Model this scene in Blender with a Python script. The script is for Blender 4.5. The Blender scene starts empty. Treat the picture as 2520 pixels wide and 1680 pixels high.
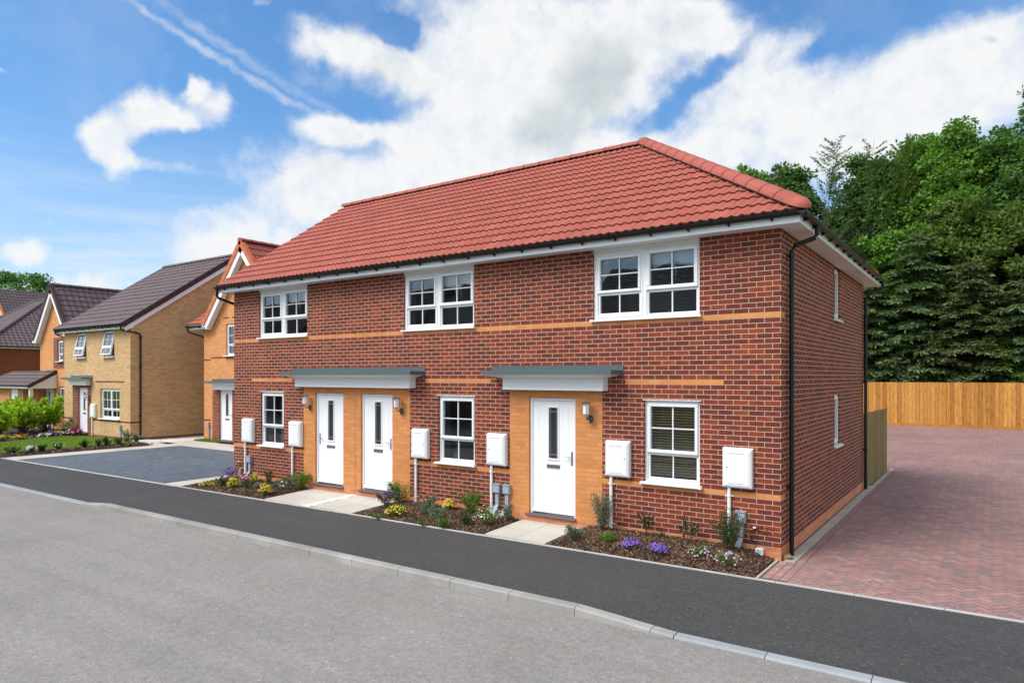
import bpy, bmesh, math, random
import numpy as np
from mathutils import Vector, Matrix
random.seed(7); rng = np.random.default_rng(7)
PI = math.pi
sc = bpy.context.scene
COL = sc.collection

# ------------------------------------------------------------------ camera
cam_d = bpy.data.cameras.new("camera")
cam_o = bpy.data.objects.new("camera", cam_d); COL.objects.link(cam_o)
cam_o.location = (2.466, -10.167, 2.642)
cam_o.rotation_euler = (PI/2, 0, math.radians(35.14))
cam_d.sensor_width = 36; cam_d.lens = 24; cam_d.shift_y = 0.0337
cam_d.clip_start = 0.05; cam_d.clip_end = 2000
sc.camera = cam_o
sc.view_settings.view_transform = 'Standard'
sc.view_settings.look = 'None'
sc.view_settings.gamma = 1
sc.view_settings.exposure = 0.90
SUN_EL = math.radians(50); SUN_AZ = math.radians(-118)     # direction the sun stands in, from +X towards +Y
SKY_S = 0.12

# ------------------------------------------------------------------ world
class NT:
    def __init__(s, nt): s.t = nt
    def n(s, typ, **kw):
        o = s.t.nodes.new(typ)
        for k, v in kw.items(): setattr(o, k, v)
        return o
    def put(s, sock, v):
        if hasattr(v, 'is_output') or isinstance(v, bpy.types.NodeSocket): s.t.links.new(v, sock)
        elif isinstance(v, (tuple, list)) and sock.type == 'RGBA' and len(v) == 3: sock.default_value = (*v, 1)
        else: sock.default_value = v
    def math(s, op, a, b=None, c=None, clamp=False):
        o = s.n('ShaderNodeMath', operation=op, use_clamp=clamp); s.put(o.inputs[0], a)
        if b is not None: s.put(o.inputs[1], b)
        if c is not None: s.put(o.inputs[2], c)
        return o.outputs[0]
    def mix(s, f, a, b, blend='MIX'):
        o = s.n('ShaderNodeMix', data_type='RGBA', blend_type=blend)
        s.put(o.inputs[0], f); s.put(o.inputs[6], a); s.put(o.inputs[7], b)
        return o.outputs[2]
    def noise(s, vec, scale, detail=4, rough=.5, out=0, dist=0):
        o = s.n('ShaderNodeTexNoise'); s.put(o.inputs['Scale'], scale); s.put(o.inputs['Detail'], detail)
        s.put(o.inputs['Roughness'], rough); s.put(o.inputs['Distortion'], dist)
        if vec is not None: s.put(o.inputs['Vector'], vec)
        return o.outputs[out]
    def ramp(s, f, stops, interp='LINEAR'):
        o = s.n('ShaderNodeValToRGB'); s.put(o.inputs[0], f); r = o.color_ramp; r.interpolation = interp
        while len(r.elements) < len(stops): r.elements.new(.5)
        for e, (p, c) in zip(r.elements, stops):
            e.position = p; e.color = (*c, 1) if isinstance(c, (tuple, list)) else (c, c, c, 1)
        return o.outputs[0]
    def rng(s, v, a, b, c=0, d=1, smooth=False):
        o = s.n('ShaderNodeMapRange'); o.clamp = True
        if smooth: o.interpolation_type = 'SMOOTHSTEP'
        s.put(o.inputs[0], v)
        for i, x in enumerate((a, b, c, d)): s.put(o.inputs[i+1], x)
        return o.outputs[0]

# clouds as patches of the sky dome: (azimuth, elevation, half width, half height, tilt, weight), radians
BL= [(2.3318, 0.4207, 0.1359, 0.0476, 3.112, 1), (2.1425, 0.4751, 0.2316, 0.0731, -3.078, 1.1), (2.1722, 0.3871, 0.1758, 0.0575, 3.102, 1.1), (2.0539, 0.4093, 0.1589, 0.0901, 2.917, 1.1), (1.9058, 0.4597, 0.1041, 0.0321, -2.794, 0.9), (2.4291, 0.4399, 0.0795, 0.029, 3.134, 1.0), (2.2613, 0.3552, 0.1126, 0.0263, 2.982, 0.8), (2.3464, 0.4607, 0.028, 0.019, 3.082, -1.3), (2.3666, 0.2658, 0.2239, 0.0526, -3.11, 1.0), (2.4843, 0.2155, 0.1479, 0.0599, 2.922, 0.95), (2.5584, 0.1566, 0.1183, 0.0435, 3.09, 0.85), (2.6188, 0.2153, 0.0606, 0.0207, 3.051, 0.35), (2.2908, 0.312, 0.0711, 0.027, 3.121, 0.8), (2.1603, 0.3028, 0.1988, 0.0495, -3.107, 0.95), (1.7445, 0.3102, 0.2209, 0.0759, -3.114, 1.05), (1.6086, 0.3561, 0.119, 0.0707, 2.893, 1), (1.8201, 0.3881, 0.1075, 0.0463, 2.876, 0.75), (1.9844, 0.2972, 0.1384, 0.0487, -3.066, 1), (1.5678, 0.3978, 0.0575, 0.0223, 3.027, 0.6), (1.8948, 0.4019, 0.1141, 0.0139, 2.638, -0.55), (1.7494, 0.4145, 0.0578, 0.0158, 2.899, -0.7), (1.9617, 0.3481, 0.0477, 0.0109, 2.727, -0.35), (1.5758, 0.3873, 0.0123, 0.0084, -2.9, -0.6), (2.6713, 0.3308, 0.0618, 0.027, 2.856, 1.25), (2.5965, 0.3551, 0.0244, 0.0332, 2.463, 1.1), (2.6237, 0.3296, 0.0382, 0.0152, -2.923, 0.8), (2.6198, 0.3729, 0.0118, 0.0174, -2.666, 0.9), (2.7201, 0.2899, 0.0417, 0.0303, -3.013, 1.2), (2.6851, 0.2675, 0.0613, 0.0138, 3.103, 0.7), (2.7033, 0.248, 0.0338, 0.0139, -3.083, 0.6), (2.4347, 0.3418, 0.0593, 0.0218, -3.133, 1.15), (2.3781, 0.3345, 0.0638, 0.0189, 3.091, 0.6), (2.8122, 0.1496, 0.0356, 0.0262, -3.033, 1.1), (2.8314, 0.3463, 0.0146, 0.008, -2.978, 0.6), (2.5324, 0.4723, 0.0268, 0.0067, 3.001, 0.5), (2.7341, 0.1187, 0.0818, 0.0251, 3.075, 0.8), (2.2198, 0.3402, 0.0357, 0.0213, 3.136, 0.4)]
GL= [(2.0833, 0.3803, 0.0926, 0.0608, 2.641, 1), (2.1425, 0.3401, 0.071, 0.0429, -3.117, 0.8), (2.0306, 0.4374, 0.1255, 0.0567, 2.929, 0.55), (1.956, 0.3374, 0.0504, 0.0208, -3.061, 0.3), (1.556, 0.2968, 0.0538, 0.0277, 2.944, 0.5), (2.1603, 0.4659, 0.0888, 0.0289, -3.114, 0.3)]
CL= [(2.594, 0.4049, 0.2011, 0.0061, -2.749, 0.95), (2.5687, 0.4134, 0.204, 0.0071, -2.73, 0.65), (2.4347, 0.3019, 0.0487, 0.0014, -2.658, 0.4), (2.7964, 0.1877, 0.0532, 0.0029, -3.1, 0.4)]

W = bpy.data.worlds.new("World"); sc.world = W; W.use_nodes = True
try: W.cycles.sampling_method = 'MANUAL'; W.cycles.sample_map_resolution = 384
except Exception: pass
W.node_tree.nodes.clear(); w = NT(W.node_tree)
sky = w.n('ShaderNodeTexSky', sky_type='NISHITA', sun_disc=False)
sky.sun_elevation = SUN_EL; sky.sun_rotation = PI/2 - SUN_AZ
sky.air_density = 1.0; sky.dust_density = 1.0; sky.ozone_density = 2.0
tc = w.n('ShaderNodeTexCoord').outputs['Generated']
sx = w.n('ShaderNodeSeparateXYZ'); w.put(sx.inputs[0], tc)
az = w.math('ARCTAN2', sx.outputs[1], sx.outputs[0]); el = w.math('ARCSINE', sx.outputs[2])
ae = w.n('ShaderNodeCombineXYZ'); w.put(ae.inputs[0], az); w.put(ae.inputs[1], el); ae = ae.outputs[0]
# ragged edges: shift the lookup by noise
nz = w.n('ShaderNodeTexNoise'); w.put(nz.inputs['Vector'], tc); nz.inputs['Scale'].default_value = 11; nz.inputs['Detail'].default_value = 4; nz.inputs['Roughness'].default_value = .58
off = w.n('ShaderNodeVectorMath', operation='MULTIPLY_ADD'); w.put(off.inputs[0], nz.outputs[1]); off.inputs[1].default_value = (.09, .06, 0); off.inputs[2].default_value = (-.045, -.03, 0)
aw = w.n('ShaderNodeVectorMath', operation='ADD'); w.put(aw.inputs[0], ae); w.put(aw.inputs[1], off.outputs[0]); aw = aw.outputs[0]
def blob(b, vec, soft=1.0):
    m = w.n('ShaderNodeMapping', vector_type='TEXTURE'); w.put(m.inputs[0], vec)
    m.inputs[1].default_value = (b[0], b[1], 0); m.inputs[2].default_value = (0, 0, b[4]); m.inputs[3].default_value = (b[2]*1.42, b[3]*1.42, 1)
    l = w.n('ShaderNodeVectorMath', operation='LENGTH'); w.put(l.inputs[0], m.outputs[0])
    return w.rng(l.outputs['Value'], 1.0, 1.0-soft, 0, b[5], smooth=True)
acc = None
for b in BL:
    v = blob(b, aw)
    acc = v if acc is None else w.math('ADD', acc, v)
fb = w.noise(tc, 10, 6, .64); fb2 = w.noise(tc, 34, 4, .65)
front = w.rng(w.math('ABSOLUTE', w.math('SUBTRACT', az, 2.18)), .85, 1.15, 0, 1)      # away from the view: general broken cloud
gen = w.math('MULTIPLY', front, w.rng(w.noise(tc, 2.2, 3, .55), .42, .6, 0, 1))
dens = w.math('ADD', w.math('MULTIPLY', acc, 1.0), w.math('MULTIPLY_ADD', fb, 1.1, -.55))
dens = w.math('ADD', dens, w.math('MULTIPLY_ADD', fb2, .40, -.20))
low = w.noise(tc, 4.2, 3, .55); dens = w.math('ADD', dens, w.math('MULTIPLY_ADD', low, 1.5, -.80))
mask = w.math('POWER', w.rng(dens, -.02, .95, 0, 1, smooth=True), 1.15)
mask = w.math('MULTIPLY', mask, w.rng(fb2, .25, .55, .82, 1.0))
mask = w.math('MAXIMUM', mask, gen)
# contrails
ct = None
nz2 = w.n('ShaderNodeTexNoise'); w.put(nz2.inputs['Vector'], tc); nz2.inputs['Scale'].default_value = 60; nz2.inputs['Detail'].default_value = 4
off2 = w.n('ShaderNodeVectorMath', operation='MULTIPLY_ADD'); w.put(off2.inputs[0], nz2.outputs[1]); off2.inputs[1].default_value = (.016, .016, 0); off2.inputs[2].default_value = (-.008, -.008, 0)
aw2 = w.n('ShaderNodeVectorMath', operation='ADD'); w.put(aw2.inputs[0], ae); w.put(aw2.inputs[1], off2.outputs[0])
for b in CL:
    v = blob(b, aw2.outputs[0], .95)
    ct = v if ct is None else w.math('MAXIMUM', ct, v)
ct = w.math('MULTIPLY', ct, w.rng(fb2, .3, .7, .1, .62))
mask = w.math('MAXIMUM', mask, ct)
# thin veil and streaks near the horizon
hz = w.rng(el, .03, .36, 1, 0, smooth=True)
stv = w.n('ShaderNodeMapping'); w.put(stv.inputs[0], tc); stv.inputs[3].default_value = (3, 3, 26)
st = w.rng(w.noise(stv.outputs[0], 1.6, 4, .6), .42, .72, 0, .75)
veil = w.math('MULTIPLY_ADD', st, .75, .42); veil = w.math('MULTIPLY', veil, hz)
mask = w.math('MAXIMUM', mask, veil)
thin = w.math('MULTIPLY', w.rng(w.noise(tc, 3.2, 5, .62), .50, .85, 0, .26), 1.0)      # faint high cloud
mask = w.math('MAXIMUM', mask, thin)
# cloud colour: white tops, grey bellies
gr = None
for b in GL:
    v = blob(b, aw)
    gr = v if gr is None else w.math('ADD', gr, v)
gr = w.math('ADD', w.math('MULTIPLY', gr, .8), w.math('MULTIPLY_ADD', w.noise(tc, 5.5, 4, .6), 2.2, -1.05))
gr = w.rng(gr, .12, 1.0, 0, 1, smooth=True)
CW = 4.25
sdot = w.n('ShaderNodeVectorMath', operation='DOT_PRODUCT'); w.put(sdot.inputs[0], tc); sdot.inputs[1].default_value = (math.cos(SUN_EL)*math.cos(SUN_AZ), math.cos(SUN_EL)*math.sin(SUN_AZ), math.sin(SUN_EL))
glow = w.rng(sdot.outputs['Value'], .35, 1.0, 1.0, 2.1)      # cloud is brighter towards the sun
cc = w.mix(gr, (CW*.97, CW*.985, CW*1.0), (CW*.66, CW*.715, CW*.735))
skc = w.mix(1.0, sky.outputs[0], (.47, .72, .885), 'MULTIPLY')
glow = w.math('MULTIPLY', glow, w.math('MULTIPLY_ADD', front, .35, 1.0))  # cloud outside the view gets extra brightness, added as fill light for the side walls
cg = w.n('ShaderNodeVectorMath', operation='SCALE'); w.put(cg.inputs[0], cc); w.put(cg.inputs['Scale'], glow)
colr = w.mix(mask, skc, cg.outputs[0])
bg = w.n('ShaderNodeBackground'); w.put(bg.inputs[0], colr); bg.inputs[1].default_value = SKY_S
wo = w.n('ShaderNodeOutputWorld'); w.put(wo.inputs[0], bg.outputs[0])

sl = bpy.data.lights.new("sun", 'SUN'); sl.energy = 1.6; sl.angle = math.radians(26); sl.color = (1, .955, .89)
so = bpy.data.objects.new("sun", sl); COL.objects.link(so)
sd = Vector((math.cos(SUN_EL)*math.cos(SUN_AZ), math.cos(SUN_EL)*math.sin(SUN_AZ), math.sin(SUN_EL)))
so.rotation_euler = sd.to_track_quat('Z', 'Y').to_euler(); so.location = sd*60

# ------------------------------------------------------------------ helpers
def lin(c): return tuple((x/255/12.92 if x/255 <= .04045 else ((x/255+.055)/1.055)**2.4) for x in c)
class MB:
    def __init__(s): s.v = []; s.f = []; s.m = []; s.uvs = {}
    def face(s, pts, m=0, uv=None):
        i = len(s.v); s.v += [tuple(p) for p in pts]; s.f.append(tuple(range(i, i+len(pts)))); s.m.append(m)
        if uv: s.uvs[len(s.f)-1] = uv
    def box(s, x0, x1, y0, y1, z0, z1, m=0, skip=''):
        if x0 > x1: x0, x1 = x1, x0
        if y0 > y1: y0, y1 = y1, y0
        if z0 > z1: z0, z1 = z1, z0
        if 'b' not in skip: s.face([(x0,y0,z0),(x0,y1,z0),(x1,y1,z0),(x1,y0,z0)], m)
        if 't' not in skip: s.face([(x0,y0,z1),(x1,y0,z1),(x1,y1,z1),(x0,y1,z1)], m)
        if 'f' not in skip: s.face([(x0,y0,z0),(x1,y0,z0),(x1,y0,z1),(x0,y0,z1)], m)
        if 'k' not in skip: s.face([(x1,y1,z0),(x0,y1,z0),(x0,y1,z1),(x1,y1,z1)], m)
        if 'l' not in skip: s.face([(x0,y1,z0),(x0,y0,z0),(x0,y0,z1),(x0,y1,z1)], m)
        if 'r' not in skip: s.face([(x1,y0,z0),(x1,y1,z0),(x1,y1,z1),(x1,y0,z1)], m)
        return s
    def bbox(s, x0, x1, y0, y1, z0, z1, b=.01, m=0):      # box with chamfered front edges (towards -y)
        X0, X1, Z0, Z1 = x0+b, x1-b, z0+b, z1-b
        s.box(x0, x1, y0+b, y1, z0, z1, m, 'f')
        s.face([(X0,y0,Z0),(X1,y0,Z0),(X1,y0,Z1),(X0,y0,Z1)], m)
        s.face([(x0,y0+b,z0),(x1,y0+b,z0),(X1,y0,Z0),(X0,y0,Z0)], m); s.face([(X0,y0,Z1),(X1,y0,Z1),(x1,y0+b,z1),(x0,y0+b,z1)], m)
        s.face([(x0,y0+b,z1),(x0,y0+b,z0),(X0,y0,Z0),(X0,y0,Z1)], m); s.face([(X1,y0,Z1),(X1,y0,Z0),(x1,y0+b,z0),(x1,y0+b,z1)], m)
        return s
    def obox(s, o, u, v, n, m=0):                       # oriented box from corner o with edge vectors
        o, u, v, n = map(Vector, (o, u, v, n)); p = [o, o+u, o+u+v, o+v, o+n, o+u+n, o+u+v+n, o+v+n]
        for q in ((0,3,2,1),(4,5,6,7),(0,1,5,4),(1,2,6,5),(2,3,7,6),(3,0,4,7)): s.face([p[i] for i in q], m)
        return s
    def tube(s, path, r, n=8, m=0, cap=True, flat=None):
        path = [Vector(p) for p in path]; rr = r if isinstance(r, (list, tuple)) else [r]*len(path)
        rings = []
        for i, p in enumerate(path):
            d = (path[min(i+1, len(path)-1)] - path[max(i-1, 0)]).normalized()
            a = Vector((0,0,1)) if abs(d.z) < .9 else Vector((1,0,0))
            u = d.cross(a).normalized(); v = d.cross(u)
            rings.append([p + (u*math.cos(2*PI*k/n) + v*math.sin(2*PI*k/n))*rr[i] for k in range(n)])
        b = len(s.v)
        for r_ in rings: s.v += [tuple(q) for q in r_]
        for i in range(len(rings)-1):
            for k in range(n):
                k2 = (k+1) % n; s.f.append((b+i*n+k, b+(i+1)*n+k, b+(i+1)*n+k2, b+i*n+k2)); s.m.append(m)
        if cap:
            s.f.append(tuple(b+k for k in range(n))); s.m.append(m)
            s.f.append(tuple(b+(len(rings)-1)*n+k for k in reversed(range(n)))); s.m.append(m)
        return s
    def disc(s, c, axis, r, t, n=16, m=0):
        c = Vector(c); a = Vector(axis).normalized(); return s.tube([c, c+a*t], r, n, m)
    def lathe(s, c, prof, n=16, m=0):
        c = Vector(c); b = len(s.v)
        for r, z in prof:
            for k in range(n): s.v.append((c.x+r*math.cos(2*PI*k/n), c.y+r*math.sin(2*PI*k/n), c.z+z))
        for i in range(len(prof)-1):
            for k in range(n):
                k2 = (k+1) % n; s.f.append((b+i*n+k, b+i*n+k2, b+(i+1)*n+k2, b+(i+1)*n+k)); s.m.append(m)
        return s
    def build(s, name, mats, parent=None, smooth=False, inv=True, bevel=0, T=None):
        me = bpy.data.meshes.new(name)
        v = s.v if T is None else [tuple(T @ Vector(p)) for p in s.v]
        me.from_pydata(v, [], s.f)
        if not isinstance(mats, (list, tuple)): mats = [mats]
        for m_ in mats: me.materials.append(m_)
        me.polygons.foreach_set('material_index', s.m)
        ul = me.uv_layers.new(name='UVMap'); V = s.v
        for p in me.polygons:
            if p.index in s.uvs:
                for li, q in zip(p.loop_indices, s.uvs[p.index]): ul.data[li].uv = q
                continue
            n = p.normal; ax = max(range(3), key=lambda i: abs(n[i]))
            for li in p.loop_indices:
                c = V[me.loops[li].vertex_index]
                ul.data[li].uv = (c[1], c[2]) if ax == 0 else ((c[0], c[2]) if ax == 1 else (c[0], c[1]))
        if smooth: me.polygons.foreach_set('use_smooth', [True]*len(me.polygons))
        me.update()
        return link(name, me, parent, inv, bevel)
def link(name, me, parent=None, inv=True, bevel=0):
    o = bpy.data.objects.new(name, me); COL.objects.link(o)
    if parent is not None:
        o.parent = parent
        if parent.type == 'EMPTY' and inv: o.matrix_parent_inverse = Matrix.Translation(-parent.location)
    if bevel:
        b = o.modifiers.new('bevel', 'BEVEL'); b.width = bevel; b.segments = 2; b.limit_method = 'ANGLE'
    return o
def tag(o, label=None, cat=None, group=None, kind=None):
    if label: o['label'] = label
    if cat: o['category'] = cat
    if group: o['group'] = group
    if kind: o['kind'] = kind
    return o
def empty(name, loc, label, cat, group=None, rz=0):
    o = bpy.data.objects.new(name, None); COL.objects.link(o); o.location = loc; o.rotation_euler.z = rz
    o.empty_display_size = .3
    return tag(o, label, cat, group)
def np_mesh(name, V, F, mats, parent=None, smooth=False, mi=None):
    V = np.ascontiguousarray(V, dtype=np.float32); F = np.ascontiguousarray(F, dtype=np.int32)
    me = bpy.data.meshes.new(name); n, k = F.shape
    me.vertices.add(len(V)); me.vertices.foreach_set('co', V.ravel())
    me.loops.add(n*k); me.loops.foreach_set('vertex_index', F.ravel())
    me.polygons.add(n); me.polygons.foreach_set('loop_start', np.arange(0, n*k, k, dtype=np.int32))
    me.polygons.foreach_set('loop_total', np.full(n, k, dtype=np.int32))
    if not isinstance(mats, (list, tuple)): mats = [mats]
    for m_ in mats: me.materials.append(m_)
    if mi is not None: me.polygons.foreach_set('material_index', np.ascontiguousarray(mi, dtype=np.int32))
    me.update(calc_edges=True)
    return link(name, me, parent, False)

# ------------------------------------------------------------------ materials
def mat(name, fn):
    m = bpy.data.materials.new(name); m.use_nodes = True; m.node_tree.nodes.clear(); t = NT(m.node_tree)
    out = t.n('ShaderNodeOutputMaterial'); r = fn(t)
    t.put(out.inputs[0], r); return m
def pbsdf(t, col, rough=.6, bump=None, bs=.3, bd=.01, metal=0, spec=.5, **kw):
    p = t.n('ShaderNodeBsdfPrincipled'); t.put(p.inputs['Base Color'], col); t.put(p.inputs['Roughness'], rough)
    p.inputs['Metallic'].default_value = metal; p.inputs['Specular IOR Level'].default_value = spec
    if bump is not None:
        b = t.n('ShaderNodeBump'); b.inputs['Strength'].default_value = bs; b.inputs['Distance'].default_value = bd
        t.put(b.inputs['Height'], bump); t.put(p.inputs['Normal'], b.outputs[0])
    return p.outputs[0]
def coord(t, which='Object'): return t.n('ShaderNodeTexCoord').outputs[which]
def island(t): return t.n('ShaderNodeNewGeometry').outputs['Random Per Island']
def plain(name, col, rough=.5, metal=0, var=.06, scale=3, spec=.5):
    def f(t):
        n = t.noise(coord(t), scale, 4, .6)
        c = t.mix(n, tuple(x*(1-var) for x in col), tuple(min(1, x*(1+var)) for x in col))
        return pbsdf(t, c, rough, metal=metal, spec=spec)
    return mat(name, f)
def brick(name, stops, mortar, var=.25, dirt=.12):
    def f(t):
        uv = t.n('ShaderNodeUVMap').outputs[0]
        mp = t.n('ShaderNodeMapping'); t.put(mp.inputs[0], uv); mp.inputs[1].default_value = (0, -.0375, 0)
        # slightly uneven joints
        wob = t.n('ShaderNodeTexNoise'); t.put(wob.inputs['Vector'], uv); wob.inputs['Scale'].default_value = 9
        ad = t.n('ShaderNodeVectorMath', operation='MULTIPLY_ADD'); t.put(ad.inputs[0], wob.outputs[1]); ad.inputs[1].default_value = (.006, .004, 0); t.put(ad.inputs[2], mp.outputs[0])
        b = t.n('ShaderNodeTexBrick'); t.put(b.inputs['Vector'], ad.outputs[0]); b.offset = .5
        b.inputs['Color1'].default_value = (0,0,0,1); b.inputs['Color2'].default_value = (1,1,1,1); b.inputs['Mortar'].default_value = (.5,.5,.5,1)
        b.inputs['Scale'].default_value = 1; b.inputs['Mortar Size'].default_value = .0056; b.inputs['Mortar Smooth'].default_value = .2
        b.inputs['Bias'].default_value = 0; b.inputs['Brick Width'].default_value = .225; b.inputs['Row Height'].default_value = .075
        oc = coord(t); st = t.n('ShaderNodeMapping'); t.put(st.inputs[0], oc); st.inputs[3].default_value = (1, 1, 2.2)
        n = t.noise(st.outputs[0], 7, 5, .6); fine = t.noise(oc, 90, 3, .6)
        val = t.math('ADD', t.math('MULTIPLY', b.outputs[0], .60), t.math('MULTIPLY_ADD', n, 1.0, -.32))
        col = t.ramp(val, stops)
        col = t.mix(1.0, col, t.ramp(fine, [(.25, 1-var), (.75, 1+var*.35)]), 'MULTIPLY')
        mc = t.mix(t.noise(oc, 25, 3), tuple(x*.85 for x in mortar), mortar)
        big = t.ramp(t.noise(oc, .7, 4, .6), [(.3, 1-dirt), (.7, 1.0)])
        c = t.mix(b.outputs[1], col, mc); c = t.mix(1.0, c, big, 'MULTIPLY')
        h = t.math('ADD', t.math('MULTIPLY', t.math('SUBTRACT', 1, b.outputs[1]), 1), t.math('MULTIPLY', fine, .35))
        return pbsdf(t, c, .85, h, .55, .006, spec=.25)
    return mat(name, f)
M = {}
M['red_brick'] = brick('red_brick', [(.0, (.110,.030,.028)), (.3, (.165,.036,.029)), (.55, (.225,.044,.028)), (.78, (.315,.060,.028)), (1, (.41,.088,.030))], (.60,.42,.27), .3)
M['orange_brick'] = brick('orange_brick', [(.0, (.58,.205,.060)), (.45, (.70,.265,.082)), (.8, (.74,.30,.105)), (1, (.76,.34,.14))], (.47,.29,.14), .15)
M['plinth_brick'] = brick('plinth_brick', [(.0, (.54,.18,.07)), (.5, (.68,.24,.10)), (1, (.74,.31,.15))], (.60,.38,.25), .15)
M['buff_brick'] = brick('buff_brick', [(.0, (.58,.35,.16)), (.45, (.71,.445,.215)), (.8, (.77,.515,.27)), (1, (.76,.57,.34))], (.42,.29,.17), .15, .15)
M['peach_brick'] = brick('peach_brick', [(.0, (.62,.235,.07)), (.5, (.74,.30,.10)), (1, (.80,.37,.15))], (.74,.48,.26), .12)
M['dark_brick'] = brick('dark_brick', [(.0, (.16,.035,.02)), (.5, (.25,.05,.025)), (1, (.32,.07,.03))], (.30,.14,.08), .2)
M['brown_plinth'] = brick('brown_plinth', [(.0, (.17,.07,.05)), (.5, (.25,.11,.075)), (1, (.3,.14,.09))], (.35,.24,.15), .15)
def tile(name, c0, c1, pertile=False):
    def f(t):
        oc = coord(t); r = island(t)
        k = t.math('ADD', t.math('MULTIPLY', r, .4), t.math('MULTIPLY', t.noise(oc, 1.3, 5, .6), .6))
        if pertile:
            s_ = t.n('ShaderNodeSeparateXYZ'); t.put(s_.inputs[0], oc); cb = t.n('ShaderNodeCombineXYZ')
            t.put(cb.inputs[0], t.math('FLOOR', t.math('DIVIDE', s_.outputs[0], .3))); t.put(cb.inputs[1], t.math('FLOOR', t.math('DIVIDE', t.math('SUBTRACT', s_.outputs[2], 4.87), .190)))
            wn = t.n('ShaderNodeTexWhiteNoise', noise_dimensions='2D'); t.put(wn.inputs['Vector'], cb.outputs[0]); k = t.math('ADD', t.math('MULTIPLY', k, .65), t.math('MULTIPLY', wn.outputs['Value'], .42))
        c = t.mix(k, c0, c1); fine = t.noise(oc, 140, 3, .6)
        c = t.mix(1.0, c, t.ramp(fine, [(.25, .88), (.8, 1.06)]), 'MULTIPLY')
        return pbsdf(t, c, .72, fine, .25, .003, spec=.35)
    return mat(name, f)
M['red_tile'] = tile('red_tile', (.315,.072,.046), (.425,.110,.076), True)
M['orange_tile'] = tile('orange_tile', (.55,.14,.05), (.62,.18,.07))
M['brown_tile'] = tile('brown_tile', (.105,.072,.074), (.150,.108,.110))
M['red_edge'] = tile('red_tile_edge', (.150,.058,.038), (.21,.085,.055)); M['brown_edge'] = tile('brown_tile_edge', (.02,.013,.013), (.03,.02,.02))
M['brown_verge'] = tile('brown_verge', (.05,.028,.028), (.08,.04,.04))
M['white'] = plain('white_upvc', (.80,.80,.805), .32, var=.02)
M['white_soffit'] = plain('white_soffit', (.76,.76,.77), .45, var=.03)
M['door_white'] = plain('door_white', (.84,.84,.85), .38, var=.01)
M['box_white'] = plain('box_white', (.80,.80,.78), .5, var=.02)
M['black'] = plain('black_plastic', (.008,.008,.009), .42, var=.2, spec=.3)
M['black_felt'] = plain('black_felt', (.01,.01,.01), .8)
M['grey_metal'] = plain('grey_metal', (.085,.112,.122), .5, var=.05, scale=2)
M['grey_box'] = plain('grey_plastic', (.33,.38,.43), .5, var=.04)
M['steel'] = plain('steel', (.55,.53,.50), .25, metal=1)
M['chrome'] = plain('chrome', (.42,.42,.42), .2, metal=1)
M['sill_brown'] = plain('door_sill', (.10,.075,.08), .5)
M['opal'] = plain('opal_glass', (.80,.82,.88), .3); M['dark_steel'] = plain('dark_steel', (.12,.115,.11), .3, metal=1)
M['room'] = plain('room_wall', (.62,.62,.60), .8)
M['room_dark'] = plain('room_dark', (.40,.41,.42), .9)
M['blind'] = plain('blind_wood', (.80,.60,.32), .5, var=.15)
M['cloth'] = plain('blind_cloth', (.62,.64,.66), .9, var=.1, scale=12)
M['lead'] = plain('lead', (.30,.30,.29), .5, metal=.4)
def glass(name, tint=(.75,.78,.78), add=.0):
    def f(t):
        fr = t.n('ShaderNodeFresnel'); fr.inputs[0].default_value = 1.5
        k = t.math('ADD', t.math('MULTIPLY', fr.outputs[0], 1.35), add, clamp=True)
        tr = t.n('ShaderNodeBsdfTransparent'); t.put(tr.inputs[0], tint)
        gl = t.n('ShaderNodeBsdfGlossy'); t.put(gl.inputs[0], (.9,.95,1)); gl.inputs['Roughness'].default_value = .01
        b = t.n('ShaderNodeBump'); b.inputs['Strength'].default_value = .12; b.inputs['Distance'].default_value = .02
        t.put(b.inputs['Height'], t.noise(coord(t), 1.6, 2)); t.put(gl.inputs['Normal'], b.outputs[0])
        mx = t.n('ShaderNodeMixShader'); t.put(mx.inputs[0], k); t.put(mx.inputs[1], tr.outputs[0]); t.put(mx.inputs[2], gl.outputs[0])
        return mx.outputs[0]
    return mat(name, f)
M['glass'] = glass('window_glass', add=.035)
M['door_glass'] = plain('door_glass', (.035,.037,.04), .12)
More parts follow.
